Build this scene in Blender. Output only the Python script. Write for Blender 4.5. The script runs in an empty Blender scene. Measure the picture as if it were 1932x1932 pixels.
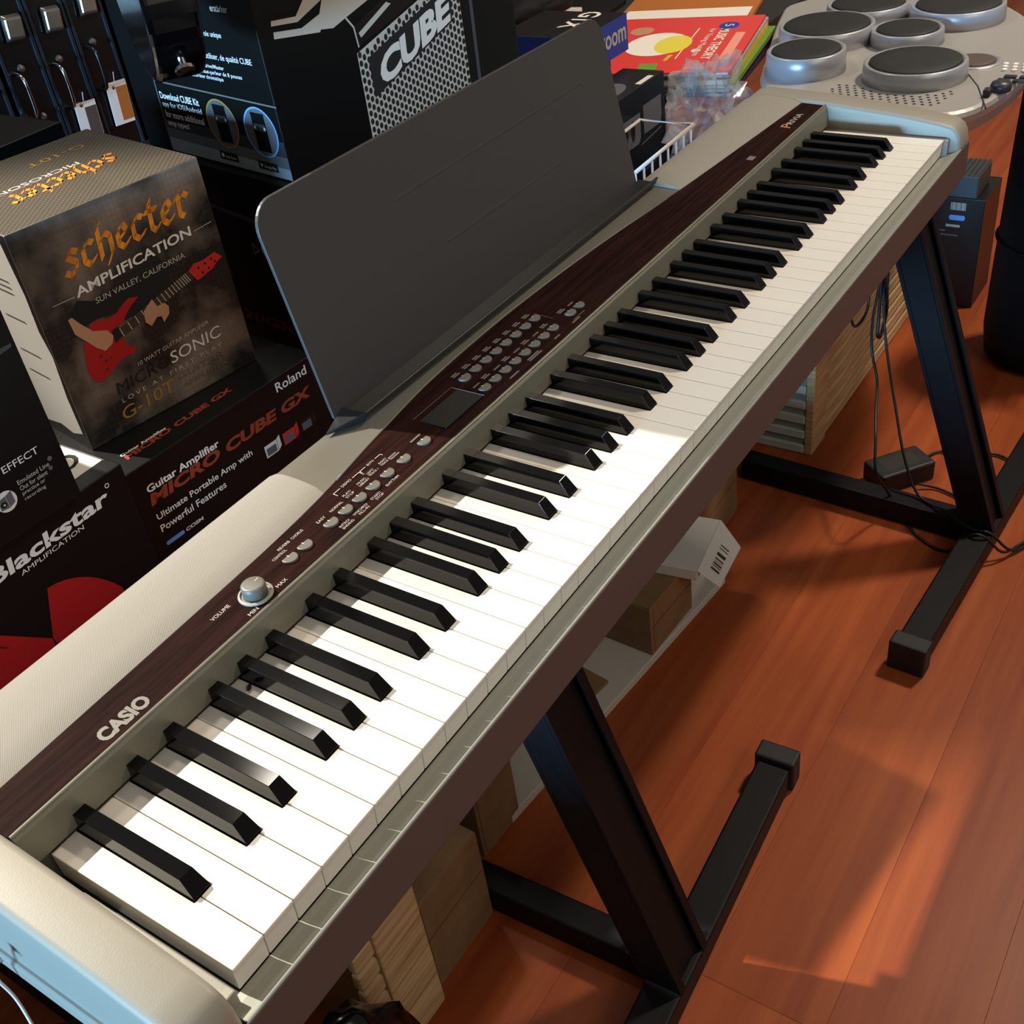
import bpy, bmesh, math, random
from mathutils import Vector, Matrix
random.seed(7)
S = 0.001                      # everything below is written in millimetres
scene = bpy.context.scene
COL = scene.collection
R = math.radians

# ------------------------------------------------------------------ camera
cam_d = bpy.data.cameras.new('camera')
cam = bpy.data.objects.new('camera', cam_d); COL.objects.link(cam)
RC = ((0.5420602, -0.83155581, -0.12118446), (-0.55827115, -0.2485619, -0.79154931), (0.62809559, 0.49672116, -0.59896913))
rx, dn, fw = Vector(RC[0]), Vector(RC[1]), Vector(RC[2])
m = Matrix((rx, -dn, -fw)).transposed().to_4x4()
m.translation = Vector((-149.668, -344.547, 1110.908)) * S
cam.matrix_world = m
cam_d.sensor_fit = 'HORIZONTAL'; cam_d.sensor_width = 36.0
cam_d.lens = 36.0 * 2102.53 / 1932.0
cam_d.clip_start = 0.02; cam_d.clip_end = 60
scene.camera = cam

# ------------------------------------------------------------------ view, world, lights
scene.view_settings.view_transform = 'Standard'
scene.view_settings.look = 'None'
scene.view_settings.gamma = 1.0
scene.view_settings.use_curve_mapping = False
scene.view_settings.exposure = 0.0
world = bpy.data.worlds.new('shop_ambient'); scene.world = world
world.use_nodes = True
bg = world.node_tree.nodes['Background']
bg.inputs[0].default_value = (1.0, 0.94, 0.87, 1); bg.inputs[1].default_value = 0.155

def spot(name, loc, target, watts, color, size, blend, radius):
    d = bpy.data.lights.new(name, 'SPOT'); d.energy = watts; d.color = color
    d.spot_size = R(size); d.spot_blend = blend; d.shadow_soft_size = radius
    o = bpy.data.objects.new(name, d); COL.objects.link(o)
    o.location = Vector(loc) * S
    o.rotation_euler = (Vector(target) - Vector(loc)).to_track_quat('-Z', 'Y').to_euler()
    return o
def area(name, loc, target, watts, color, sx, sy):
    d = bpy.data.lights.new(name, 'AREA'); d.energy = watts; d.color = color
    d.shape = 'RECTANGLE'; d.size = sx * S; d.size_y = sy * S
    o = bpy.data.objects.new(name, d); COL.objects.link(o)
    o.location = Vector(loc) * S
    o.rotation_euler = (Vector(target) - Vector(loc)).to_track_quat('-Z', 'Y').to_euler()
    return o
WARM = (1.0, 0.90, 0.78)
# track spotlight behind the piano (its beam rakes over the music rest onto the keys)
spot('track_spotlight_back', (41, 1920, 2402), (170, 90, 600), 500, (1.0, 0.93, 0.82), 26, 0.55, 0.02)
# ceiling lamps behind the piano and above the aisle to the right
area('ceiling_lamp_rear', (1100, 1450, 2600), (900, 900, 0), 13, WARM, 260, 260)
area('ceiling_lamp_far', (2300, -520, 2600), (2000, -400, 0), 48, (1.0, 0.85, 0.68), 220, 220)
# added soft fill from behind the camera, brightens the front-facing surfaces
area('front_fill_light', (-300, -2700, 2700), (300, 100, 560), 24, WARM, 2400, 1000)
# daylight from the shop window, far to the left
area('shop_window_daylight', (-5000, 300, 980), (600, 100, 640), 740, (0.30, 0.63, 1.0), 1600, 620)

# ------------------------------------------------------------------ materials
def lin(h):
    if isinstance(h, str):
        h = h.lstrip('#'); c = [int(h[i:i+2], 16) / 255 for i in (0, 2, 4)]
        return tuple(x / 12.92 if x <= 0.04045 else ((x + 0.055) / 1.055) ** 2.4 for x in c) + (1,)
    return tuple(h) + (1,)
MATS = {}
def mat(name, col, rough=0.5, metal=0.0, spec=0.5, noise=None, bump=None, coat=0.0):
    """noise = (scale xyz, second colour, contrast lo, hi); bump = (scale, strength)"""
    if name in MATS: return MATS[name]
    mt = bpy.data.materials.new(name); mt.use_nodes = True
    nt = mt.node_tree; b = nt.nodes['Principled BSDF']
    b.inputs['Base Color'].default_value = lin(col); b.inputs['Roughness'].default_value = rough
    b.inputs['Metallic'].default_value = metal; b.inputs['Specular IOR Level'].default_value = spec
    b.inputs['Coat Weight'].default_value = coat
    tc = nt.nodes.new('ShaderNodeTexCoord')
    if noise:
        mp = nt.nodes.new('ShaderNodeMapping'); mp.inputs['Scale'].default_value = noise[0]
        nt.links.new(tc.outputs['Object'], mp.inputs[0])
        nz = nt.nodes.new('ShaderNodeTexNoise'); nz.inputs['Scale'].default_value = 1.0
        nz.inputs['Detail'].default_value = 6; nz.inputs['Roughness'].default_value = 0.62
        nt.links.new(mp.outputs[0], nz.inputs['Vector'])
        rp = nt.nodes.new('ShaderNodeValToRGB')
        rp.color_ramp.elements[0].position = noise[2]; rp.color_ramp.elements[1].position = noise[3]
        rp.color_ramp.elements[0].color = lin(col); rp.color_ramp.elements[1].color = lin(noise[1])
        nt.links.new(nz.outputs['Fac'], rp.inputs[0]); nt.links.new(rp.outputs[0], b.inputs['Base Color'])
    if bump:
        n2 = nt.nodes.new('ShaderNodeTexNoise'); n2.inputs['Scale'].default_value = bump[0]
        n2.inputs['Detail'].default_value = 4
        nt.links.new(tc.outputs['Object'], n2.inputs['Vector'])
        bp = nt.nodes.new('ShaderNodeBump'); bp.inputs['Strength'].default_value = bump[1]; bp.inputs['Distance'].default_value = 0.002
        nt.links.new(n2.outputs['Fac'], bp.inputs['Height']); nt.links.new(bp.outputs[0], b.inputs['Normal'])
    MATS[name] = mt
    return mt

mat('silver_plastic', '#948f82', 0.5, 0.1, spec=0.3, bump=(900, 0.05))
mat('grey_plastic', '#6c685d', 0.5, 0.1, spec=0.25)
mat('fallboard_grey', '#757264', 0.42, 0.25, spec=0.3)
mat('rail_grey', '#97978c', 0.45, 0.15, spec=0.3)
mat('front_brown', '#584b46', 0.55, spec=0.3)
mat('body_dark', '#26221f', 0.6)
mat('key_white', '#ece6da', 0.22, spec=0.45)
mat('key_black', '#090909', 0.1, spec=0.32)
mat('wood_panel', '#190c0a', 0.6, spec=0.03, noise=((14, 260, 60), '#331b16', 0.36, 0.72))
mat('screen', '#08090a', 0.25, spec=0.15)
mat('button_grey', '#716d64', 0.45, 0.25, spec=0.3)
mat('print_grey', '#b9b2a6', 0.6)
mat('print_dim', '#6f665f', 0.6)
mat('print_white', '#e6e2da', 0.6)
mat('print_orange', '#c98a52', 0.5)
mat('chrome', '#c9c9c9', 0.12, 1.0)
mat('rest_plastic', '#3e3c3b', 0.42, bump=(1500, 0.06))
mat('lip_plastic', '#1b1c1d', 0.35, spec=0.35)
mat('stand_black', '#0d0e11', 0.5, spec=0.2, bump=(700, 0.08))
mat('rubber', '#17191c', 0.6)
mat('cable_black', '#141317', 0.45)
mat('black_card', '#0a0a0a', 0.42, spec=0.3, bump=(60, 0.05))
mat('black_matte', '#060606', 0.8)
mat('dark_card', '#16110f', 0.38)
mat('red_print', '#a80f13', 0.5)
mat('red_bright', '#c92a20', 0.5)
mat('orange_red', '#8e3a22', 0.5)
mat('orange_print', '#f2a02c', 0.5, noise=((60, 60, 60), '#c26a24', 0.4, 0.7))
mat('gold_print', '#a67a2c', 0.5)
mat('skin_print', '#b98a68', 0.6)
mat('blue_print', '#1f3f9c', 0.45)
mat('blue_light', '#6b9fe0', 0.5)
mat('grey_print', '#5b5a5e', 0.5)
mat('white_card', '#d9d4cb', 0.55)
mat('cardboard', '#8a6a47', 0.75, noise=((25, 25, 25), '#7a5b3b', 0.35, 0.7), bump=(120, 0.1))
mat('cardboard_edge', '#5c442d', 0.8)
mat('pine', '#d6b889', 0.55, noise=((6, 6, 160), '#a98252', 0.42, 0.66))
mat('pine_dark', '#8a693f', 0.7)
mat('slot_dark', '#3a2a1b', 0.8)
mat('slat_white', '#c9cfc4', 0.55)
mat('slat_recess', '#8f9686', 0.6)
mat('shelf_white', '#c7bfb2', 0.55)
mat('wire_white', '#dcd8d2', 0.35)
mat('drum_silver', '#aaa8a4', 0.42, 0.3, bump=(1200, 0.04))
mat('drum_rim', '#a9aab0', 0.34, 0.35)
mat('drum_pad', '#161616', 0.62, bump=(1500, 0.15))
mat('drum_dark', '#2b2b33', 0.4)
mat('nylon_black', '#08090c', 0.7, spec=0.2, bump=(90, 0.25))
mat('bag_black', '#060607', 0.22, bump=(14, 0.5))
mat('case_black', '#08090c', 0.3)
mat('case_trim', '#28303a', 0.3, 0.3)
mat('latch_metal', '#a8a49c', 0.22, 0.9)
mat('gloss_black', '#030406', 0.14, spec=0.3)
mat('paper_white', '#e8e4e2', 0.6)
mat('tag_orange', '#b36a2e', 0.5)
mat('book_red', '#e0413c', 0.35)
mat('book_yellow', '#e3b12c', 0.4)
mat('book_green', '#6f9a3f', 0.4)
mat('book_navy', '#1d2350', 0.4)
mat('book_grey', '#a9aab0', 0.4)
mat('egg_white', '#f4eee2', 0.4)
mat('egg_yolk', '#e9d94f', 0.4)
mat('peach', '#efa08e', 0.4)
mat('adapter', '#1d1e20', 0.5)
mat('ribbed_grey', '#3b3f42', 0.55)
mat('wall_paint', '#3a332c', 0.8, bump=(40, 0.05))

# speaker cloth: fine diagonal weave
def cloth_mat():
    mt = bpy.data.materials.new('speaker_cloth'); mt.use_nodes = True; nt = mt.node_tree; b = nt.nodes['Principled BSDF']
    tc = nt.nodes.new('ShaderNodeTexCoord'); mp = nt.nodes.new('ShaderNodeMapping')
    mp.inputs['Rotation'].default_value = (0, 0, R(38))
    nt.links.new(tc.outputs['Object'], mp.inputs[0])
    w = nt.nodes.new('ShaderNodeTexWave'); w.inputs['Scale'].default_value = 300; w.inputs['Distortion'].default_value = 0.4
    nt.links.new(mp.outputs[0], w.inputs['Vector'])
    rp = nt.nodes.new('ShaderNodeValToRGB')
    rp.color_ramp.elements[0].color = lin('#837d71'); rp.color_ramp.elements[1].color = lin('#98928600'[:7])
    nt.links.new(w.outputs['Fac'], rp.inputs[0]); nt.links.new(rp.outputs[0], b.inputs['Base Color'])
    bp = nt.nodes.new('ShaderNodeBump'); bp.inputs['Strength'].default_value = 0.25; bp.inputs['Distance'].default_value = 0.0005
    nt.links.new(w.outputs['Fac'], bp.inputs['Height']); nt.links.new(bp.outputs[0], b.inputs['Normal'])
    b.inputs['Roughness'].default_value = 0.75
    MATS['speaker_cloth'] = mt
cloth_mat()
# laminate floor: grain along the plank, tone differs plank to plank
def floor_mat():
    mt = bpy.data.materials.new('laminate'); mt.use_nodes = True; nt = mt.node_tree; b = nt.nodes['Principled BSDF']
    tc = nt.nodes.new('ShaderNodeTexCoord'); mp = nt.nodes.new('ShaderNodeMapping'); mp.inputs['Scale'].default_value = (2.2, 38, 20)
    oi = nt.nodes.new('ShaderNodeObjectInfo')
    ad = nt.nodes.new('ShaderNodeVectorMath'); ad.operation = 'ADD'
    cb = nt.nodes.new('ShaderNodeCombineXYZ'); ml = nt.nodes.new('ShaderNodeMath'); ml.operation = 'MULTIPLY'; ml.inputs[1].default_value = 40
    nt.links.new(oi.outputs['Random'], ml.inputs[0])
    for i in range(3): nt.links.new(ml.outputs[0], cb.inputs[i])
    nt.links.new(tc.outputs['Object'], mp.inputs[0]); nt.links.new(mp.outputs[0], ad.inputs[0]); nt.links.new(cb.outputs[0], ad.inputs[1])
    nz = nt.nodes.new('ShaderNodeTexNoise'); nz.inputs['Scale'].default_value = 1; nz.inputs['Detail'].default_value = 7; nz.inputs['Roughness'].default_value = 0.6
    nt.links.new(ad.outputs[0], nz.inputs['Vector'])
    rp = nt.nodes.new('ShaderNodeValToRGB'); rp.color_ramp.elements[0].position = 0.3; rp.color_ramp.elements[1].position = 0.72
    rp.color_ramp.elements[0].color = lin('#8c3d1d'); rp.color_ramp.elements[1].color = lin('#ac592e')
    nt.links.new(nz.outputs['Fac'], rp.inputs[0])
    hs = nt.nodes.new('ShaderNodeHueSaturation')
    mr = nt.nodes.new('ShaderNodeMapRange'); mr.inputs[3].default_value = 0.86; mr.inputs[4].default_value = 1.12
    nt.links.new(oi.outputs['Random'], mr.inputs[0]); nt.links.new(mr.outputs[0], hs.inputs['Value'])
    nt.links.new(rp.outputs[0], hs.inputs['Color']); nt.links.new(hs.outputs[0], b.inputs['Base Color'])
    b.inputs['Roughness'].default_value = 0.42; b.inputs['Specular IOR Level'].default_value = 0.22
    MATS['laminate'] = mt
floor_mat()
# carton face of the guitar amplifier box: dark smoke and faint honeycomb
def smoke_mat():
    mt = bpy.data.materials.new('smoke_card'); mt.use_nodes = True; nt = mt.node_tree; b = nt.nodes['Principled BSDF']
    tc = nt.nodes.new('ShaderNodeTexCoord')
    nz = nt.nodes.new('ShaderNodeTexNoise'); nz.inputs['Scale'].default_value = 13; nz.inputs['Detail'].default_value = 5
    nt.links.new(tc.outputs['Object'], nz.inputs['Vector'])
    rp = nt.nodes.new('ShaderNodeValToRGB'); rp.color_ramp.elements[0].position = 0.44; rp.color_ramp.elements[1].position = 0.66
    rp.color_ramp.elements[0].color = lin('#191715'); rp.color_ramp.elements[1].color = lin('#85766a')
    vo = nt.nodes.new('ShaderNodeTexVoronoi'); vo.feature = 'DISTANCE_TO_EDGE'; vo.inputs['Scale'].default_value = 190; vo.inputs['Randomness'].default_value = 0.0
    nt.links.new(tc.outputs['Object'], vo.inputs['Vector'])
    cm = nt.nodes.new('ShaderNodeMath'); cm.operation = 'LESS_THAN'; cm.inputs[1].default_value = 0.06
    nt.links.new(vo.outputs['Distance'], cm.inputs[0])
    mx = nt.nodes.new('ShaderNodeMix'); mx.data_type = 'RGBA'
    ms = nt.nodes.new('ShaderNodeMath'); ms.operation = 'MULTIPLY'; ms.inputs[1].default_value = 0.25
    nt.links.new(cm.outputs[0], ms.inputs[0]); nt.links.new(ms.outputs[0], mx.inputs['Factor'])
    nt.links.new(nz.outputs['Fac'], rp.inputs[0]); nt.links.new(rp.outputs[0], mx.inputs['A'])
    mx.inputs['B'].default_value = lin('#4a4038')
    nt.links.new(mx.outputs['Result'], b.inputs['Base Color']); b.inputs['Roughness'].default_value = 0.45
    MATS['smoke_card'] = mt
smoke_mat()
def dot_mat():
    mt = bpy.data.materials.new('dotted_card'); mt.use_nodes = True; nt = mt.node_tree; b = nt.nodes['Principled BSDF']
    tc = nt.nodes.new('ShaderNodeTexCoord')
    vo = nt.nodes.new('ShaderNodeTexVoronoi'); vo.inputs['Scale'].default_value = 220; vo.inputs['Randomness'].default_value = 0.0
    mp = nt.nodes.new('ShaderNodeMapping'); mp.inputs['Rotation'].default_value = (0, 0, R(45)); mp.inputs['Location'].default_value = (0, 0, 0.0012)
    nt.links.new(tc.outputs['Object'], mp.inputs[0]); nt.links.new(mp.outputs[0], vo.inputs['Vector'])
    rp = nt.nodes.new('ShaderNodeValToRGB'); rp.color_ramp.elements[0].position = 0.22; rp.color_ramp.elements[1].position = 0.32
    rp.color_ramp.elements[0].color = lin('#6a5f4d'); rp.color_ramp.elements[1].color = lin('#4a4337')
    nt.links.new(vo.outputs['Distance'], rp.inputs[0]); nt.links.new(rp.outputs[0], b.inputs['Base Color']); b.inputs['Roughness'].default_value = 0.4
    MATS['dotted_card'] = mt
dot_mat()
def film_mat():
    mt = bpy.data.materials.new('clear_film'); mt.use_nodes = True; nt = mt.node_tree
    b = nt.nodes['Principled BSDF']; out = nt.nodes['Material Output']
    b.inputs['Base Color'].default_value = lin('#b9bcc0'); b.inputs['Roughness'].default_value = 0.08; b.inputs['Specular IOR Level'].default_value = 0.9
    tr = nt.nodes.new('ShaderNodeBsdfTransparent'); mx = nt.nodes.new('ShaderNodeMixShader')
    lw = nt.nodes.new('ShaderNodeLayerWeight'); lw.inputs['Blend'].default_value = 0.35
    mr = nt.nodes.new('ShaderNodeMapRange'); mr.inputs[3].default_value = 0.16; mr.inputs[4].default_value = 0.7
    nt.links.new(lw.outputs['Facing'], mr.inputs[0]); nt.links.new(mr.outputs[0], mx.inputs[0])
    nt.links.new(tr.outputs[0], mx.inputs[1]); nt.links.new(b.outputs[0], mx.inputs[2]); nt.links.new(mx.outputs[0], out.inputs[0])
    MATS['clear_film'] = mt
film_mat()

# ------------------------------------------------------------------ mesh helpers
class MB:
    def __init__(s): s.v = []; s.f = []; s.m = []
    def add(s, verts, faces, mi=0):
        k = len(s.v); s.v += [tuple(p) for p in verts]; s.f += [tuple(i + k for i in f) for f in faces]; s.m += [mi] * len(faces); return s
    def box(s, x0, x1, y0, y1, z0, z1, mi=0):
        return s.add([(x0,y0,z0),(x1,y0,z0),(x1,y1,z0),(x0,y1,z0),(x0,y0,z1),(x1,y0,z1),(x1,y1,z1),(x0,y1,z1)],
                     [(0,3,2,1),(4,5,6,7),(0,1,5,4),(1,2,6,5),(2,3,7,6),(3,0,4,7)], mi)
    def hexa(s, a, b, mi=0):       # two matching rings of points: bottom a, top b
        n = len(a)
        return s.add(list(a) + list(b), [tuple(reversed(range(n))), tuple(range(n, 2*n))] + [(i, (i+1) % n, n + (i+1) % n, n + i) for i in range(n)], mi)
    def xprism(s, prof, x0, x1, mi=0):     # (y,z) outline run along x
        return s.hexa([(x0, y, z) for y, z in prof][::-1], [(x1, y, z) for y, z in prof][::-1], mi) if False else s.hexa([(x0, y, z) for y, z in prof], [(x1, y, z) for y, z in prof], mi)
    def zprism(s, poly, z0, z1, mi=0):
        return s.hexa([(x, y, z0) for x, y in poly], [(x, y, z1) for x, y in poly], mi)
    def tube(s, path, r, n=8, mi=0, cap=True):
        P = [Vector(p) for p in path]; rings = []
        up = Vector((0, 0, 1)); prev = None
        for i, p in enumerate(P):
            t = (P[min(i+1, len(P)-1)] - P[max(i-1, 0)]).normalized()
            if prev is None:
                a = t.cross(up if abs(t.z) < 0.9 else Vector((1, 0, 0))).normalized()
            else:
                a = (prev - t * prev.dot(t)).normalized()
            prev = a; b = t.cross(a)
            rings.append([p + (a * math.cos(k * 2 * math.pi / n) + b * math.sin(k * 2 * math.pi / n)) * r for k in range(n)])
        vs = [v for rg in rings for v in rg]; fs = []
        for i in range(len(P) - 1):
            for k in range(n): fs.append((i*n + k, i*n + (k+1) % n, (i+1)*n + (k+1) % n, (i+1)*n + k))
        if cap: fs += [tuple(reversed(range(n))), tuple((len(P)-1)*n + k for k in range(n))]
        return s.add(vs, fs, mi)
    def lathe(s, prof, c=(0, 0, 0), n=32, mi=0, sx=1, sy=1):   # (r,z)
        vs = [(c[0] + r * math.cos(k*2*math.pi/n) * sx, c[1] + r * math.sin(k*2*math.pi/n) * sy, c[2] + z) for r, z in prof for k in range(n)]
        fs = [(i*n + k, i*n + (k+1) % n, (i+1)*n + (k+1) % n, (i+1)*n + k) for i in range(len(prof)-1) for k in range(n)]
        if prof[0][0] > 0: fs.append(tuple(reversed(range(n))))
        if prof[-1][0] > 0: fs.append(tuple((len(prof)-1)*n + k for k in range(n)))
        return s.add(vs, fs, mi)
    def poly(s, pts, mi=0): return s.add(pts, [tuple(range(len(pts)))], mi)
def spline(pts, n=6, closed=False):
    P = [Vector(p) for p in pts]; out = []; N = len(P)
    for i in range(N if closed else N - 1):
        p0 = P[(i-1) % N] if closed or i > 0 else P[0]; p1 = P[i]; p2 = P[(i+1) % N]; p3 = P[(i+2) % N] if closed or i + 2 < N else P[-1]
        for k in range(n):
            t = k / n
            out.append(0.5 * ((2*p1) + (p2 - p0)*t + (2*p0 - 5*p1 + 4*p2 - p3)*t*t + (3*p1 - p0 - 3*p2 + p3)*t**3))
    if not closed: out.append(P[-1])
    return out

def build(name, mb, mats, parent=None, off=(0, 0, 0), bevel=0, smooth=False, loc=None, rot=None, segs=2, fix=True):
    """one mesh object; vertices are given in the frame of the parent shifted by off (mm)"""
    me = bpy.data.meshes.new(name)
    me.from_pydata([((p[0]-off[0])*S, (p[1]-off[1])*S, (p[2]-off[2])*S) for p in mb.v], [], mb.f)
    if isinstance(mats, str): mats = [mats]
    for k in mats: me.materials.append(MATS[k])
    me.polygons.foreach_set('material_index', mb.m)
    if fix:
        bm = bmesh.new(); bm.from_mesh(me); bmesh.ops.recalc_face_normals(bm, faces=bm.faces); bm.to_mesh(me); bm.free()
    if smooth:
        me.polygons.foreach_set('use_smooth', [True] * len(me.polygons))
        if smooth == 2: me.set_sharp_from_angle(angle=R(40))
    me.update()
    return link(name, me, parent, loc, rot, bevel, segs)
def link(name, me, parent=None, loc=None, rot=None, bevel=0, segs=2):
    o = bpy.data.objects.new(name, me); COL.objects.link(o)
    if parent: o.parent = parent
    if loc: o.location = Vector(loc) * S
    if rot: o.rotation_euler = rot
    if bevel:
        b = o.modifiers.new('bevel', 'BEVEL'); b.width = bevel * S; b.segments = segs; b.limit_method = 'ANGLE'; b.angle_limit = R(35); b.harden_normals = False
    return o
def tag(o, label, cat, group=None):
    o['label'] = label; o['category'] = cat
    if group: o['group'] = group
    return o
def thing(name, label, cat, loc=(0, 0, 0), rz=0, group=None):
    o = bpy.data.objects.new(name, None); COL.objects.link(o); o.empty_display_size = 0.05
    o.location = Vector(loc) * S; o.rotation_euler = (0, 0, R(rz))
    return tag(o, label, cat, group)
def structure(o): o['kind'] = 'structure'; return o

# ------------------------------------------------------------------ print helpers: flat ink on a face
class Face:
    """kind front: s along +x, t up (z), at y = 0; left: s from the back towards the front; top: s along x, t along y"""
    def __init__(s, parent, kind, d=0, h=0): s.parent = parent; s.kind = kind; s.d = d; s.h = h
    def p(s, a, b, lift):
        if s.kind == 'front': return (a, -lift, b)
        if s.kind == 'left': return (-lift, s.d - a, b)
        return (a, b, s.h + lift)
    def ink(s, name, polys, matname, lift=0.25):
        mb = MB()
        for pl in polys: mb.poly([s.p(a, b, lift) for a, b in pl])
        return build(name, mb, matname, s.parent, fix=False)
    def text(s, body, o, ex, ey, matname, lift=0.3, name='lettering', bold=0.0, font_mesh=None):
        me0 = text_mesh(body, bold)
        mb = MB(); mb.v = [s.p(o[0] + ex[0]*u + ey[0]*v, o[1] + ex[1]*u + ey[1]*v, lift) for u, v in me0[0]]
        mb.f = me0[1]; mb.m = [0] * len(mb.f)
        return build(name, mb, matname, s.parent, fix=False)
TXT = {}
def text_mesh(body, bold=0.0):
    """unit text: bounding box 0..1 both ways"""
    key = (body, bold)
    if key in TXT: return TXT[key]
    c = bpy.data.curves.new('t', 'FONT'); c.body = body; c.size = 1; c.offset = bold; c.resolution_u = 3; c.fill_mode = 'FRONT'
    o = bpy.data.objects.new('t', c); COL.objects.link(o)
    bpy.context.view_layer.update()
    me = bpy.data.meshes.new_from_object(o)
    vs = [(v.co.x, v.co.y) for v in me.vertices]; fs = [tuple(p.vertices) for p in me.polygons]
    bpy.data.objects.remove(o); bpy.data.curves.remove(c); bpy.data.meshes.remove(me)
    x0 = min(v[0] for v in vs); x1 = max(v[0] for v in vs); y0 = min(v[1] for v in vs); y1 = max(v[1] for v in vs)
    vs = [((x - x0) / (x1 - x0), (y - y0) / (y1 - y0)) for x, y in vs]
    TXT[key] = (vs, fs); return TXT[key]
def circle(cx, cy, rx_, ry_=None, n=28, a0=0, a1=360):
    ry_ = ry_ or rx_
    return [(cx + rx_ * math.cos(R(a0 + (a1 - a0) * k / n)), cy + ry_ * math.sin(R(a0 + (a1 - a0) * k / n))) for k in range(n if a1 - a0 == 360 else n + 1)]
def bar(p, q, w):
    p = Vector(p); q = Vector(q); t = (q - p).normalized(); n = Vector((-t.y, t.x)) * w / 2
    return [tuple(p - n), tuple(q - n), tuple(q + n), tuple(p + n)]
def ringpoly(cx, cy, ro, ri, sx=1.0, n=32):
    out = []
    for k in range(n):
        a, b = 2*math.pi*k/n, 2*math.pi*(k+1)/n
        out.append([(cx + ri*sx*math.cos(a), cy + ri*math.sin(a)), (cx + ro*sx*math.cos(a), cy + ro*math.sin(a)), (cx + ro*sx*math.cos(b), cy + ro*math.sin(b)), (cx + ri*sx*math.cos(b), cy + ri*math.sin(b))])
    return out

# ================================================================== SETTING
floor = structure(build('floor', MB().box(-2000, 5600, -1500, 2700, -40, -6), 'slot_dark'))
plank_me = None
row = 0
for j in range(32):
    y = -1490 + j * 131
    x = -1900 - random.uniform(0, 1100)
    while x < 5500:
        if plank_me is None:
            p = build('plank', MB().box(0, 1199.8, 0, 130.9, -6, 0), 'laminate', floor, loc=(x, y, 0), bevel=0.25, segs=1)
            plank_me = p.data
        else:
            p = link('plank', plank_me, floor, loc=(x, y, 0), bevel=0.25, segs=1)
        x += 1200
structure(build('wall_back', MB().box(-2000, 5600, 2600, 2700, 0, 2700), 'wall_paint'))

# ================================================================== DIGITAL PIANO
KZ = 600
PB = (611, 122, 540)
piano = thing('digital_piano', 'long silver and dark wood digital piano with 88 keys on a black stand', 'piano', PB)
def pp(name, mb, mats, **k): return build(name, mb, mats, piano, off=PB, **k)
# carcass under and behind the keys
pp('lower_case', MB().box(-44, 1266, -8, 258, 540, 572), 'body_dark', bevel=3)
pp('key_bed', MB().box(-12, 1234, 2, 150, 566, 577), 'body_dark')
pp('rear_case', MB().box(-12, 1234, 152, 258, 572, 623), 'grey_plastic', bevel=2)
# brown front panel and the lip above it
pp('front_panel', MB().xprism([(-19.2, 585), (-19.2, 542), (-14, 538), (-6, 538), (-6, 568), (-17, 568), (-17, 585)], -40, 1268), 'front_brown', bevel=2)
pp('front_rail', MB().xprism([(2.4, 578.6), (2.4, 569), (-18.2, 569), (-18.6, 585.4), (-17.4, 586.2), (-15.6, 584.2), (-4, 580)], -12, 1234), 'rail_grey', bevel=0.5)
# end blocks: same outline, rounded shoulders
side = [(-16, 538), (-17, 584), (-15, 598), (-11, 606), (-4, 611), (11, 614.5), (56, 621), (153, 630), (240, 634), (254, 632), (261, 625), (262, 538)]
pp('end_block', MB().xprism(side, -45, -13), 'silver_plastic', bevel=9, segs=5, smooth=True)
pp('end_block', MB().xprism(side, 1234, 1274), 'silver_plastic', bevel=6, segs=4, smooth=True)
pp('end_base_band', MB().box(-48, -40, -10, 256, 538, 556), 'silver_plastic', bevel=3, segs=3)
pp('key_side_ledge', MB().box(-12.8, -4.5, -4, 118, 577, 592), 'silver_plastic', bevel=1)
pp('key_side_ledge', MB().box(1226, 1233.8, -4, 150, 577, 598), 'rail_grey', bevel=1)
# fallboard and its bright bead
pp('fallboard', MB().xprism([(146, 604), (150, 624.5), (152, 626.5), (156, 626.5), (156, 604)], -12.5, 1233.5), 'fallboard_grey', bevel=0.6)
pp('trim_bead', MB().xprism([(151.6, 625), (151.8, 627.6), (153, 628.2), (154.4, 627.8), (154.8, 625)], -12.5, 1233.5), 'fallboard_grey', bevel=0.4)
# wood-look control panel: narrow at the ends, wide in the middle
bound = [(-13, 187), (7, 188), (148, 192.5), (248, 196), (320, 202), (385, 211.5), (473, 222.5), (560, 226.5), (650, 226), (780, 219), (934, 204.5), (1090, 193), (1234, 183.5)]
bl = [(p.x, p.y) for p in spline([Vector((a, b, 0)) for a, b in bound], 5)]
def pz(y): return 627.0 + (y - 155) * 0.045
wood = [(-13, 155)] + [(1234, 155)] + bl[::-1]
mb = MB(); n = len(wood)
mb.hexa([(x, y, 620) for x, y in wood], [(x, y, pz(y)) for x, y in wood])
pp('wood_panel', mb, 'wood_panel', bevel=0.4, segs=1)
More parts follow.
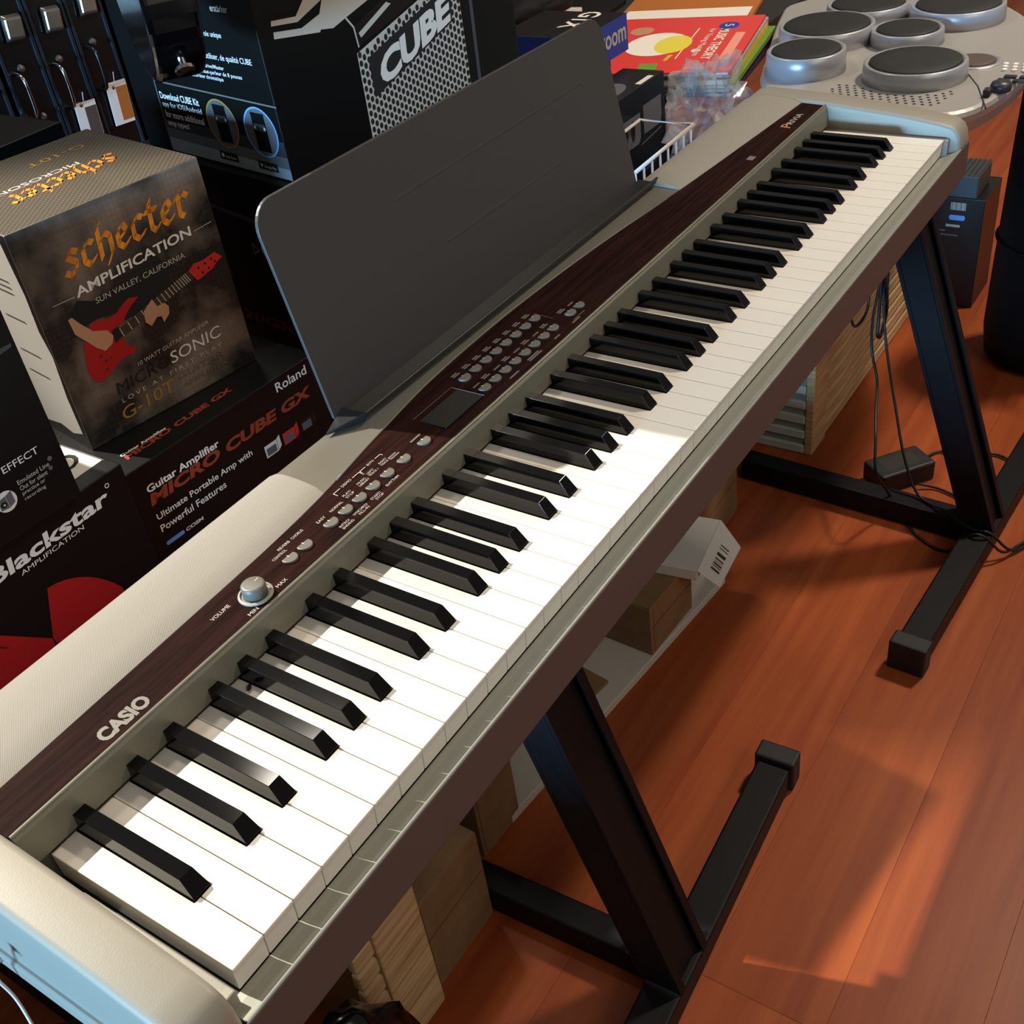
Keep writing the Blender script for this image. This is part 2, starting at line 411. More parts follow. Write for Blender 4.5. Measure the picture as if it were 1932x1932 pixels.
# bright seam along the rear edge of the wood
mb = MB(); mb.tube([(x, y + 0.3, pz(y) + 0.2) for x, y in bl if 330 < x < 930], 1.1, 6)
pp('panel_trim', mb, 'grey_plastic', smooth=True)
def yb(x):
    for (a, b), (c, d) in zip(bl, bl[1:]):
        if a <= x <= c: return b + (d - b) * (x - a) / (c - a)
    return bl[-1][1]
def rear_strip(name, x0, x1, m_, lift, crown, yend, bev):
    mb = MB(); N = 26; cols = []
    for i in range(N + 1):
        x = x0 + (x1 - x0) * i / N; a = yb(x) + 0.6; col = []
        for k in range(8):
            t = k / 7; y = a + (yend - a) * t
            z = pz(y) + lift * min(1, 12 * t) + crown * math.sin(math.pi * min(1, t * 1.02)) - (6.0 if k == 7 else 0) - (1.0 if k == 6 else 0)
            col.append((x, y if k < 7 else yend + 1.5, z))
        col += [(x, yend + 1.5, 618), (x, a, 618)]; cols.append(col)
    n = len(cols[0]); vs = [p for c in cols for p in c]
    fs = [(i*n + k, i*n + (k+1) % n, (i+1)*n + (k+1) % n, (i+1)*n + k) for i in range(N) for k in range(n)]
    fs += [tuple(range(n)), tuple(N*n + k for k in range(n))]
    mb.add(vs, fs); return pp(name, mb, m_, smooth=2, bevel=bev)
rear_strip('speaker_cloth', -12.5, 316, 'speaker_cloth', 2.2, 2.2, 259, 0)
rear_strip('centre_deck', 316.6, 930, 'grey_plastic', -0.3, 0.2, 259, 0)
rear_strip('speaker_cloth', 930.6, 1233.5, 'speaker_cloth', 2.2, 2.2, 259, 0)

# ---- keys
WK = 23.5
BOFF = {1: -3.6, 3: 0.8 + 2.2, 6: -4.6, 8: -1.2, 10: 2.2}      # black centre relative to the white joint
names = ['C', 'C#', 'D', 'D#', 'E', 'F', 'F#', 'G', 'G#', 'A', 'A#', 'B']
blackc = []; whites = []; wi = 0
for midi in range(21, 109):
    pc = midi % 12
    if pc in (1, 3, 6, 8, 10): blackc.append(wi * WK + BOFF[pc])
    else: whites.append((wi, pc)); wi += 1
LK, NB = 149.0, 47.6
wk_mesh = {}
for k, pc in whites:
    x0, x1 = k * WK + 0.28, (k + 1) * WK - 0.28
    l = [c for c in blackc if abs(c - k * WK) < 8]; r = [c for c in blackc if abs(c - (k + 1) * WK) < 8]
    cl = (l[0] + 6.9 - k * WK) if l else 0.28; cr = (r[0] - 6.9 - k * WK) if r else WK - 0.28
    key = (round(cl, 1), round(cr, 1))
    if key not in wk_mesh:
        out = [(0.28, 0), (WK - 0.28, 0), (WK - 0.28, NB)] if r else [(0.28, 0), (WK - 0.28, 0)]
        if r: out += [(cr, NB)]
        out += [(cr, LK), (cl, LK)]
        if l: out += [(cl, NB), (0.28, NB)]
        mb = MB()
        a = [(x, y + (2.2 if y == 0 else 0), -20.3) for x, y in out]; b = [(x, y, 0) for x, y in out]
        mid = [(x, y, -2.6) for x, y in out]; mid2 = [(x, y + (0.9 if y == 0 else 0), -3.2) for x, y in out]
        N = len(out); rings = [a, mid2, mid, b]
        vs = [p for rg in rings for p in rg]; fs = [tuple(reversed(range(N))), tuple(3*N + i for i in range(N))]
        for q in range(3): fs += [(q*N + i, q*N + (i+1) % N, (q+1)*N + (i+1) % N, (q+1)*N + i) for i in range(N)]
        mb.add(vs, fs)
        o = build('white_key', mb, 'key_white', piano, loc=(k*WK - PB[0], 0 - PB[1], KZ - PB[2]), bevel=0.55)
        wk_mesh[key] = o.data
    else:
        link('white_key', wk_mesh[key], piano, loc=(k*WK - PB[0], -PB[1], KZ - PB[2]), bevel=0.55)
bk_me = None
for c in blackc:
    if bk_me is None:
        mb = MB()
        def ring(y, wb, z): return [(-wb, y, z), (wb, y, z)]
        # cross sections from front to back
        secs = [(48.2, 6.1, -6, 6.0, 1.0), (56.6, 6.1, -6, 4.8, 12.0), (149, 6.1, -6, 4.7, 12.8)]
        vs = []; fs = []
        for y, wb, zb, wt, zt in secs: vs += [(-wb, y, zb), (wb, y, zb), (wb, y, 0.8), (wt, y, zt), (-wt, y, zt), (-wb, y, 0.8)]
        for i in range(len(secs) - 1): fs += [(i*6 + k, i*6 + (k+1) % 6, (i+1)*6 + (k+1) % 6, (i+1)*6 + k) for k in range(6)]
        fs += [tuple(range(6)), tuple((len(secs)-1)*6 + k for k in range(6))]
        mb.add(vs, fs)
        o = build('black_key', mb, 'key_black', piano, loc=(c - PB[0], -PB[1], KZ - PB[2]), bevel=0.55, segs=3); bk_me = o.data
    else:
        link('black_key', bk_me, piano, loc=(c - PB[0], -PB[1], KZ - PB[2]), bevel=0.55, segs=3)

# ---- controls on the wood panel
def dee(cx, cy, r=6.3, h=2.6):
    out = [(cx + r * math.cos(R(a)), cy + r * math.sin(R(a))) for a in range(-205, 26, 15)]
    return out
btn = []
bm_ = MB().zprism([(x, y) for x, y in dee(0, 0)], -1, 1.7)
first = None
def button(x, y, small=False):
    global first
    z = pz(y)
    L = (x - PB[0], y - PB[1], z - PB[2])
    if first is None:
        o = build('button', bm_, 'button_grey', piano, loc=L, bevel=0.7, segs=2); first = o.data
    else: o = link('button', first, piano, loc=L, bevel=0.7, segs=2)
    mk = link('button_mark', mark_me, o, loc=(0, 0, 1.85))
    return o
mk0 = bpy.data.meshes.new('button_mark'); mk0.from_pydata([(-0.0003, 0.0002, 0), (0.0003, 0.0002, 0), (0.0003, 0.0026, 0), (-0.0003, 0.0026, 0)], [], [(0, 1, 2, 3)])
mk0.materials.append(MATS['print_white']); mark_me = mk0
for x in (245, 261, 290, 307, 323.5, 340, 358, 379, 406): button(x, 173.5)
for i in range(8): button(500 + 16.3 * i, 199)
for i in range(8): button(494 + 16.0 * i, 174)
button(637.5, 174); button(653, 174)
# volume knob
pp('knob_ring', MB().lathe([(12.6, 0), (12.6, 1.4), (10.8, 1.9), (10.6, 0.6), (0.0, 0.6)], (205, 169, pz(169)), 40), 'silver_plastic', smooth=False, bevel=0.3)
kn = pp('volume_knob', MB().lathe([(8.9, 0.4), (8.6, 9.0), (7.9, 9.9), (6.6, 10.2), (0, 10.2)], (205, 169, pz(169)), 40), 'button_grey', smooth=True)
build('knob_mark', MB().poly([(207.5, 168.7, pz(169) + 10.35), (211.4, 169.4, pz(169) + 10.35), (211.4, 170.1, pz(169) + 10.35), (207.5, 169.4, pz(169) + 10.35)]), 'print_grey', kn, off=PB, fix=False)
# display window
dz = pz(183)
disp = pp('display', MB().box(428, 482, 166.5, 200, dz - 2, dz + 0.5), 'screen', bevel=0.5)
pp('display_frame', MB().tube([(482.5, 166, dz + 0.6), (482.5, 200.5, dz + 0.6), (428, 200.5, dz + 0.6)], 0.35, 6), 'print_dim')
# lettering on the panel
class Panel(Face):
    def __init__(s): s.parent = piano; s.kind = 'top'
    def p(s, a, b, lift): return (a - PB[0], b - PB[1], pz(b) + lift - PB[2])
pf = Panel()
def ptxt(t, x, y, w, h, m_='print_grey', bold=0.0): return pf.text(t, (x, y), (w, 0), (0, h), m_, 0.25, 'lettering', bold)
ptxt('CASIO', 62, 158.5, 38.5, 12.2, 'button_grey', 0.05)
ptxt('P', 1146, 164, 11, 12.5, 'print_orange'); ptxt('RIVIA', 1158, 166, 38, 7.5, 'print_grey')
pf.ink('badge', [[(1036, 165), (1048, 165), (1048, 173), (1036, 173)]], 'print_dim')
ptxt('VOLUME', 171, 176.5, 17, 3.4); ptxt('MIN', 187, 157, 8.5, 3.2); ptxt('MAX', 217.5, 159.5, 10, 3.2)
ptxt('CONTROL', 237, 181.5, 14, 2.6); ptxt('REVERB', 247.5, 186, 12, 2.6); ptxt('CHORUS', 262, 186, 12, 2.6)
ptxt('EASY', 285, 181, 9, 2.8); ptxt('NORMAL', 300, 181, 14, 2.6)
ptxt('PLAY/', 319, 184.5, 9, 2.4); ptxt('STOP', 319, 181, 9, 2.4)
ptxt('INTRO/', 289, 162.5, 11, 2.4); ptxt('ENDING', 289, 159.2, 12, 2.4)
ptxt('SYNCHRO/', 305, 162.5, 16, 2.4); ptxt('FILL-IN', 308, 159.2, 11, 2.4)
ptxt('START/', 326, 162.5, 11, 2.4); ptxt('STOP', 328, 159.2, 9, 2.4); ptxt('RHYTHM', 345, 162.5, 15, 2.6)
ptxt('DEMO', 328, 193.2, 11, 2.6); ptxt('BOTH', 359, 193.2, 8, 2.4)
ptxt('MUSIC', 336, 184.5, 10, 2.2); ptxt('LIBRARY', 335, 181.4, 12, 2.2)
ptxt('LEFT/', 350, 186, 8, 2.2); ptxt('TRACK 1', 349, 183, 11, 2.2); ptxt('RIGHT/', 365, 186, 9, 2.2); ptxt('TRACK 2', 364, 183, 11, 2.2)
pf.ink('bracket_lines', [bar((318, 194.5), (326, 194.5), 0.7), bar((318, 194.5), (318, 190), 0.7), bar((341, 194.5), (349, 194.5), 0.7), bar((349, 194.5), (349, 189), 0.7),
                         bar((350, 194.5), (357, 194.5), 0.7), bar((350, 194.5), (350, 192), 0.7), bar((369, 194.5), (376, 194.5), 0.7), bar((376, 194.5), (376, 192), 0.7)], 'print_grey')
fine = []
def smudge(x, y, w, rows=2, h=1.7):
    for k in range(rows): fine.append([(x, y + k*2.5), (x + w - 1.5*k, y + k*2.5), (x + w - 1.5*k, y + k*2.5 + h), (x, y + k*2.5 + h)])
smudge(374, 181.5, 11); smudge(400, 181.5, 13, 1)
for i in range(8): smudge(495.5 + 16.3*i, 206.5, 9.5, 2, 1.7)
for i in range(8): smudge(489.5 + 16*i, 181.5, 9.5, 1 + (i % 2), 1.7)
smudge(632, 181.5, 10, 2); smudge(648, 181.5, 9, 1); smudge(516, 161, 14, 1); smudge(548, 161, 20, 2); smudge(590, 161, 9, 1); smudge(622, 161, 13, 1)
pf.ink('fine_print', fine, 'print_dim')['kind'] = 'stuff'
pf.ink('bracket_lines', [bar((622, 203), (622, 183), 0.6), bar((622, 203), (617, 203), 0.6), bar((628, 164), (648, 164), 0.6)], 'print_dim')

# ================================================================== MUSIC REST
MR = (659, 254, 633)
rest = thing('music_rest', 'wide dark grey plastic music rest standing on the piano', 'music rest', MR)
x0, x1 = 394 - MR[0], 924 - MR[0]
def rest_pt(x, t, back=0):       # t: height along the leaning sheet, slightly bowed
    lean = 0.19
    return (x, 1.5 + t * lean + back, 3 + t * 0.985)
out = [(x0, 0), (x1, 0)] + [(x1 - 22 + 22*math.cos(R(a)), 158 + 22*math.sin(R(a))) for a in range(0, 91, 10)] + [(x0 + 24 + 24*math.cos(R(a)), 158 + 24*math.sin(R(a))) for a in range(90, 181, 10)]
# cells: one closed slab
mb = MB().hexa([rest_pt(x, t) for x, t in out], [rest_pt(x, t, 3.2) for x, t in out])
sheet = build('sheet', mb, 'rest_plastic', rest, bevel=0.5)
mb = MB()
for a, b, t in ((x0 + 150, x1 - 60, 128), (x0 + 200, x1 - 130, 70)):
    mb.hexa([rest_pt(a, t, -0.45), rest_pt(b, t, -0.45), rest_pt(b, t + 1.6, -0.45), rest_pt(a, t + 1.6, -0.45)], [rest_pt(a, t, 0.2), rest_pt(b, t, 0.2), rest_pt(b, t + 1.6, 0.2), rest_pt(a, t + 1.6, 0.2)])
build('moulded_rib', mb, 'rest_plastic', rest)
mb = MB().xprism([(2, 0.2), (2, 3.5), (-16, 2.6), (-21, 9), (-23.5, 8.2), (-19, 0.2)], x0 + 12, x1 + 6)
lip = build('ledge', mb, 'lip_plastic', rest, bevel=0.6)
# pointed end of the ledge on the bass side
build('ledge_end', MB().hexa([(x0 - 20, -4, 0.2), (x0 + 12, -22, 0.2), (x0 + 12, 3, 0.2)], [(x0 - 18, -4, 2.0), (x0 + 12, -23.5, 8.6), (x0 + 12, 3, 8)]), 'lip_plastic', rest, bevel=0.5)

# small dead insect between two keys
build_fly = MB().lathe([(0.3, -3.2), (1.2, -2.2), (1.5, 0), (1.0, 2.2), (0.2, 3.2)], (0, 0, 0), 8)
fly = build('dead_insect', build_fly, 'black_matte', None, loc=(152.5, 134.5, KZ + 1.6), rot=(R(90), 0, R(-60)), smooth=True)
tag(fly, 'tiny dark dead insect lying on a white key beside a black key', 'insect')

# ================================================================== KEYBOARD STAND (two Z frames and two cross rails)
SB = (840, 60, 0)
stand = thing('keyboard_stand', 'black steel stand with two slanted channel legs and capped feet under the piano', 'stand', SB)
def frame_unit(bx, by, rz, xa, xb, legw, slope, yback, ztop):
    """bx,by = centre of the leg where it meets the floor bar; xa..xb = floor bar along x; local frame turned by rz"""
    T = Matrix.Translation(Vector((bx - SB[0], by - SB[1], 0))) @ Matrix.Rotation(R(rz), 4, 'Z')
    def sp(name, mb, m_='stand_black', **k):
        mb.v = [tuple(T @ Vector(p)) for p in mb.v]
        return build(name, mb, m_, stand, **k)
    sp('foot_bar', MB().box(xa, xb, -20, 20, 3, 40), bevel=3)
    for xe in (xa, xb):
        sg = 1 if xe == xb else -1
        sp('foot_cap', MB().box(min(xe - sg*18, xe + sg*9), max(xe - sg*18, xe + sg*9), -24.5, 24.5, 0, 47), 'rubber', bevel=3)
    sp('back_bar', MB().box(-16, 18, 20, yback, 3, 40), bevel=3)
    h = legw / 2
    def at(y, z): return (y + (z - 40) * slope, z)
    # C-channel: back plate, two side flanges with turned lips
    def slab(xl, xr, y0, y1):
        a = [(xl, at(y0, 40)[0], 40), (xr, at(y0, 40)[0], 40), (xr, at(y1, 40)[0], 40), (xl, at(y1, 40)[0], 40)]
        b = [(x, y + (ztop - 40) * slope, ztop) for x, y, z in a]
        return a, b
    mb = MB()
    for q in ((-h, h, 20, 26), (-h, -h + 5, -16, 20), (h - 5, h, -16, 20), (-h, -h + 11, -20, -16), (h - 11, h, -20, -16)): mb.hexa(*slab(*q))
    mb.hexa(*slab(-h + 11, h - 11, -13, 20))
    sp('leg', mb, bevel=0.8, segs=1)
    yt = (ztop - 40) * slope
    sp('top_arm', MB().box(-h + 12, h - 12, yt - 24, yt + 130, 512, 532), bevel=2)
    sp('arm_pad', MB().box(-h + 13, h - 13, yt - 20, yt + 20, 531.5, 537.5), 'rubber', bevel=1)
    sp('arm_pad', MB().box(-h + 13, h - 13, yt + 70, yt + 115, 531.5, 537.5), 'rubber', bevel=1)
frame_unit(404, -31, 2.5, -300, 300, 66, 0.315, 248, 514)
frame_unit(1244, -113, -3, -300, 300, 54, 0.335, 385, 514)
build('cross_rail', MB().box(404 - 25 - SB[0], 1255 - SB[0], 118 - SB[1], 146 - SB[1], 486, 512), 'stand_black', stand, bevel=2)
build('cross_rail', MB().box(404 - 25 - SB[0], 1255 - SB[0], 60 - SB[1], 84 - SB[1], 486, 512), 'stand_black', stand, bevel=2)

# ================================================================== CARTONS BEHIND THE PIANO
def carton(name, label, cat, loc, rz, w, d, h, body, bevel=1.2, group=None, front=None, left=None, top=None, seams=True):
    """six-faced carton with folded top flaps; separate faces may carry another print ground"""
    t = thing(name, label, cat, loc, rz, group)
    mb = MB().box(0, w, 0, d, 0, h); mats = [body]
    # face order in MB.box: bottom, top, front, right, back, left
    for idx, mm in ((2, front), (5, left), (1, top)):
        if mm: mats.append(mm); mb.m[idx] = len(mats) - 1
    build('carton_body', mb, mats, t, bevel=bevel)
    if seams: build('flap_seam', MB().box(1.5, w - 1.5, d / 2 - 0.6, d / 2 + 0.6, h - 0.3, h + 0.25), 'black_matte', t)
    return t, Face(t, 'front'), Face(t, 'left', d), Face(t, 'top', 0, h)

# ---- carton with the red guitar picture
sch, F, L, T = carton('amplifier_carton', 'dark guitar amplifier carton with orange gothic lettering and a red guitar picture', 'box', (333, 528, 570.2), -9, 197, 200, 217, 'black_card', front='smoke_card', top='dotted_card', left='white_card', seams=False)
def hull(pts):
    pts = sorted(set(pts)); 
    def half(ps):
        o = []
        for p in ps:
            while len(o) > 1 and (o[-1][0]-o[-2][0])*(p[1]-o[-2][1]) - (o[-1][1]-o[-2][1])*(p[0]-o[-2][0]) <= 0: o.pop()
            o.append(p)
        return o
    a = half(pts); b = half(pts[::-1]); return a[:-1] + b[:-1]
GL = {'s': (0.78, [[(0.66, 0.86), (0.40, 1.02), (0.16, 0.80), (0.58, 0.40), (0.48, 0.08), (0.22, -0.02), (0.02, 0.14)]]),
      'c': (0.74, [[(0.62, 0.90), (0.42, 1.02), (0.14, 0.82), (0.14, 0.22), (0.34, 0.0), (0.64, 0.20)]]),
      'h': (0.86, [[(0.30, 1.52), (0.16, 1.36), (0.16, 0.0)], [(0.16, 0.72), (0.46, 1.02), (0.66, 0.82), (0.66, 0.10), (0.40, -0.34)]]),
      'e': (0.74, [[(0.16, 0.42), (0.58, 0.68), (0.44, 1.02), (0.14, 0.80), (0.14, 0.22), (0.34, 0.0), (0.64, 0.22)]]),
      't': (0.70, [[(0.34, 1.42), (0.26, 1.20), (0.26, 0.18), (0.42, 0.0), (0.62, 0.16)], [(0.04, 0.98), (0.58, 0.98)]]),
      'r': (0.72, [[(0.06, 0.88), (0.22, 1.02), (0.22, 0.12), (0.40, -0.02)], [(0.24, 0.72), (0.48, 1.02), (0.68, 0.82)]])}
def gothic(word, o, ex, ey, width):
    """broad-nib strokes; o origin, ex/ey unit vectors, scaled to width"""
    tot = sum(GL[c][0] for c in word); k = width / tot; polys = []; x = 0
    nib = [(0.105, 0.085), (-0.105, -0.085), (0.07, 0.12), (-0.07, -0.12)]
    for c in word:
        for st in GL[c][1]:
            for p, q in zip(st, st[1:]):
                pts = [(a[0] + n_[0] + x, a[1] + n_[1]) for a in (p, q) for n_ in nib]
                polys.append([(o[0] + (ex[0]*u + ey[0]*v)*k, o[1] + (ex[1]*u + ey[1]*v)*k) for u, v in hull(pts)])
        x += GL[c][0]
    return polys
F.ink('lettering', gothic('schecter', (38, 163.5), (1, 0.06), (0.1, 0.86), 136), 'orange_print', 0.3)
F.text('AMPLIFICATION', (40, 141.8), (127.5, 9), (0.5, 9.5), 'print_white', bold=0.02)
F.text('SUN VALLEY, CALIFORNIA', (55, 128.8), (99, 4.2), (0.4, 6.2), 'print_grey')
F.ink('rule_line', [bar((171, 153.4), (192, 155.1), 0.6), bar((16, 144.2), (38, 144), 0.6)], 'print_grey')
F.ink('printed_shirt', [[(27.3,130.3),(38.6,140.2),(52.6,133.8),(130.1,128.6),(131.5,118.8),(107.4,110.9),(95.5,103.3),(75,103.5),(76.9,113.7),(67.6,114.3),(49.4,116.4),(35.7,114.7)]], 'black_matte', 0.2)
F.ink('printed_guitar_body', [[(29.5,99.3),(25.5,84.6),(24.2,72),(26.4,63.2),(32.7,59.9),(42.5,62.6),(51.3,67.7),(60.4,70.9),(70.2,70.8),(76,72.7),(75.2,76),(70.2,78.5),(67.6,84.5),(67.5,89.3),(61.6,94),(61.5,98.7),(72.7,102.7),(77.6,107.9),(83.3,112.6),(95.6,119),(85.8,121.6),(79,119.1),(69.2,113.6),(59.3,112.7),(49.1,115.6),(41.6,115.5),(38.5,107.9)]], 'red_print', 0.35)
F.ink('printed_guitar_neck', [[(65.5,98.3),(151.6,120.3),(155.7,111),(67.2,89.4)]], 'slot_dark', 0.4)
fr_ = []
for k in range(17):
    u = 0.02 + 0.96 * (1 - 0.94 ** (k * 1.6)) / (1 - 0.94 ** 27.2)
    a = (65.5 + u*86.1, 98.3 + u*22); b = (67.2 + u*88.5, 89.4 + u*21.6); fr_.append(bar(a, b, 0.8))
F.ink('printed_frets', fr_, 'print_grey', 0.45)['kind'] = 'stuff'
F.ink('printed_headstock', [[(152.5,119.9),(160.6,124.8),(169.7,123.8),(185.5,126.5),(192.6,118.8),(185.2,116.3),(179.4,112.1),(159.6,107.4),(156.2,112.7)]], 'red_bright', 0.45)
F.ink('printed_tuners', [circle(164, 119, 1.3, n=8), circle(172, 120, 1.3, n=8), circle(180, 121.5, 1.3, n=8), circle(167, 112.8, 1.3, n=8), circle(175, 114, 1.3, n=8), circle(183, 117.8, 1.3, n=8)], 'black_matte', 0.55)
F.ink('printed_pickup', [[(59,99.9),(66.6,101.9),(67.3,91.3),(58.8,86.9)]], 'black_matte', 0.45)
F.ink('printed_knobs', [circle(41, 82, 2.6, 2.2, 3), circle(44, 76, 1.6, n=8), circle(49.5, 77, 1.3, n=8), circle(42, 68, 1.6, n=8)], 'slot_dark', 0.45)
F.ink('printed_arm', [[(24.3,127.3),(28.3,128.1),(33.8,119.2),(42.3,107.9),(55.3,102.6),(59.1,95.2),(55.5,88.5),(46.6,85.3),(40.4,91.2),(31.4,104),(25.5,112.3)]], 'skin_print', 0.55)
F.ink('printed_hand', [[(95.5,103.3),(107.4,110.9),(110.2,102.2),(118.3,102.2),(121.5,97),(119.6,90.2),(111.7,84.4),(111.2,91.3),(106.6,92.5),(98.4,86.8),(93.6,92.9)]], 'skin_print', 0.55)
F.text('10 WATT GUITAR AMPLIFIER', (72, 55.8), (84.5, 6), (0.3, 4.2), 'print_grey')
F.text('MICRO', (43.5, 38.9), (61, 2.6), (1.2, 12), 'black_matte', bold=0.0)
F.text('SONIC', (105.5, 41.5), (60, 2.6), (1.2, 12), 'print_white')
F.text('L O V E   A T   F I R S T   P L A Y', (44.5, 29.4), (118.5, 4.2), (0.2, 4.4), 'print_grey')
F.text('G-10T', (39, 11.8), (60.5, 3), (1.5, 13), 'gold_print')
F.text('GUITAR', (107, 22.6), (56, 0.6), (0.3, 6.4), 'print_dim')
F.text('AMPLIFIER', (109, 13), (54, 0.6), (0.2, 4.6), 'print_dim')
T.ink('lettering', gothic('schecter', (163.5, 99), (-1, -0.10), (-0.1, -1.15), 118), 'orange_print', 0.3)
T.text('MICROSONIC', (133, 111.5), (-105, -4.5), (0, -9), 'egg_white')
T.text('G-10T', (165, 157), (-64, -2), (0, -12), 'gold_print')
T.ink('rule_line', [bar((34, 97), (133, 101), 1.0)], 'skin_print')
# torn dark edge wrapping onto the pale side, and its small print
edge = [(200, 217), (186, 217), (189, 190), (193, 160), (190.5, 124), (197.5, 101), (191, 56), (192, 16), (170, 10), (150, 14), (120, 9), (60, 12), (0, 8), (0, 0), (200, 0)]
L.ink('printed_torn_edge', [edge], 'dark_card', 0.3)
L.ink('fine_print', [bar((130, y), (168, y), 1.4) for y in (168, 162, 156, 128, 92, 70)], 'print_dim', 0.35)['kind'] = 'stuff'

# ---- carton with the red block lettering, under the first one
mic, F, L, T = carton('amplifier_carton', 'flat black amplifier carton reading MICRO CUBE GX in red, below the gothic lettered box', 'box', (316, 463, 300.2), -3.7, 247, 240, 270, 'black_card', left='dark_card')
F.text('Guitar Amplifier', (15, 237.5), (89, 0), (0, 10.5), 'print_white', bold=0.025)
F.text('MICRO CUBE GX', (13.5, 225.5), (214, 3), (3, 13), 'orange_red', bold=0.045)
F.text('Ultimate Portable Amp with', (14.5, 206.5), (123, 0), (0, 9), 'print_white', bold=0.012)
F.text('Powerful Features', (14, 194.5), (83, 0), (0, 8), 'print_white', bold=0.012)
F.text('Roland', (187.5, 254.3), (43, 0), (0, 10.5), 'print_white', bold=0.012)
F.ink('printed_pill', [[(15, 178), (35, 178), (36.5, 180), (35, 182.5), (15, 182.5), (13.5, 180)]], 'blue_light')
F.text('COSM', (38, 178.4), (22, 0), (0.6, 4), 'print_white', bold=0.03)
def mini_amp(x, y, m_):
    F.ink('printed_amplifier', [[(x, y), (x + 17, y), (x + 17, y + 14), (x, y + 14)], [(x + 17.5, y), (x + 22, y + 4), (x + 22, y + 17), (x + 17.5, y + 14.2)]], m_, 0.3)
    F.ink('printed_grille', [[(x + 2, y + 1.5), (x + 15, y + 1.5), (x + 15, y + 10), (x + 2, y + 10)]], 'grey_print', 0.4)
mini_amp(153, 194, 'white_card'); mini_amp(179, 194.5, 'red_bright'); mini_amp(205, 195, 'dark_card')
T.text('Guitar Amplifier', (19, 27.8), (55, 0), (0, 6), 'print_white', bold=0.025)
T.text('MICRO CUBE GX', (18.5, 19.5), (136, 4), (1.5, 9), 'orange_red', bold=0.045)

# ---- carton with the white script name at the far left
bst, F, L, T = carton('amplifier_carton', 'black amplifier carton reading Blackstar with a red emblem, behind the bass end', 'box', (64, 456, 300.2), 0, 249, 240, 288, 'black_card', seams=False)
F.text('Blackstar', (96, 259.6), (128, 2), (2.2, 15), 'print_white', bold=0.03)
F.text('AMPLIFICATION', (124, 252.6), (68, 2), (0.4, 4.6), 'print_white', bold=0.0)
F.ink('printed_ring', ringpoly(228, 277.6, 2.4, 1.6), 'print_white')
F.ink('printed_emblem', [[(138.6,227.2),(147,226),(157,222.7),(167,217.5),(176.4,210.7),(184,203.5),(189.6,197),(197,187),(202.4,178.1),(206,150),(130,150),(123.6,180.2),(131,204)]], 'red_print', 0.3)
F.ink('printed_emblem', [[(70, 231), (84.6, 217.4), (123.2, 180.6), (119, 150), (60, 150), (60, 220)]], 'red_print', 0.3)
F.ink('printed_emblem_cut', [[(76, 213), (88.4, 199.2), (80.5, 206)]], 'black_matte', 0.5)
T.ink('printed_panel', [[(100, 82), (245.2, 81), (245.2, 21.7), (100, 18)]], 'white_card', 0.25)
T.text('O', (214, 34), (26, 6), (0, 27), 'black_matte', 0.4, bold=0.02)
T.ink('printed_border', [bar((100, 82), (246, 82), 2), bar((246, 82), (246, 20), 1.2)], 'grey_print', 0.45)

# ---- carton reading EFFECT on top of it
eff, F, L, T = carton('effect_carton', 'tall black carton reading EFFECT with a round white speaker picture, at the left edge', 'box', (64, 456.5, 588.4), -2, 200, 230, 196, 'black_card')
F.text('EFFECT', (146, 57.4), (34.5, 0), (0, 6.4), 'print_white')
for (t, x, y, w) in (('Emulated Line', 153, 41.8, 31), ('Out for silent', 153, 36, 27), ('practice or', 153, 30.4, 22.5), ('recording', 153, 25.2, 20.5)): F.text(t, (x, y), (w, 0), (0, 4.2), 'print_grey')
F.ink('printed_disc', [circle(138.5, 35, 9.4)], 'white_card', 0.3)
F.ink('printed_cabinet', [[(131.5, 29.5), (139, 28.5), (139, 40), (131.5, 39)], [(139.4, 28.5), (145, 31), (145, 42), (139.4, 40)]], 'grey_print', 0.4)
F.ink('printed_cone', [circle(135.2, 33.5, 2.9)], 'black_matte', 0.5)
F.ink('printed_cone', [circle(135.6, 33.2, 0.9, n=10)], 'white_card', 0.6)
F.ink('printed_pedal', [[(150, 152), (196.6, 151.6), (195.2, 148.6), (150, 143)]], 'ribbed_grey', 0.3)
F.ink('printed_dots', [circle(186.5, 47.5, 2.2, n=12), circle(184, 39.5, 2, n=12)], 'grey_print', 0.3)

# ---- tall carton with the big CUBE picture, and the one it stands on
low, F, L, T = carton('amplifier_carton', 'black carton with dim 20GX lettering, under the big CUBE carton', 'box', (610, 472, 300.2), -9.6, 372, 300, 427, 'black_card')
L.text('20GX', (138, 242), (102, 2.5), (5, 13), 'orange_red', bold=0.04)
L.ink('printed_recycle_mark', ringpoly(203, 341, 8, 6, 1, 3), 'print_grey')
L.text('C', (215, 336), (9, 0), (0, 15), 'print_grey', bold=0.01)
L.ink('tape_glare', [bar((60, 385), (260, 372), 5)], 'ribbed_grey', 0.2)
big, F, L, T = carton('amplifier_carton', 'big glossy black carton with a picture of an amplifier grille reading CUBE', 'box', (622, 479, 728), -9.6, 345, 270, 282, 'black_card', seams=True)
for (t, x, y, w, h) in (('erstärker', 201.5, 158, 29, 6.5), ('voix unique', 175.5, 132, 33, 6.5), ('facile à utiliser, de qualité CUBE', 146, 110, 103, 7.5),
    ('Commutateur Standby et Overdrive/Master', 82, 101, 116, 5.2), ('Compresseur de 10 W et haut-parleur de 8 pouces', 84, 95, 142, 5.2), ('Effets numériques et accordeur chromatique', 84, 89.5, 108, 5.2)):
    L.text(t, (x, y), (w, 0), (0, h), 'print_white', bold=0.01)
L.ink('printed_frame', [bar((54, 77.6), (272, 74.5), 1.6), bar((54, 78.4), (50, 2), 1.6)], 'print_dim', 0.3)
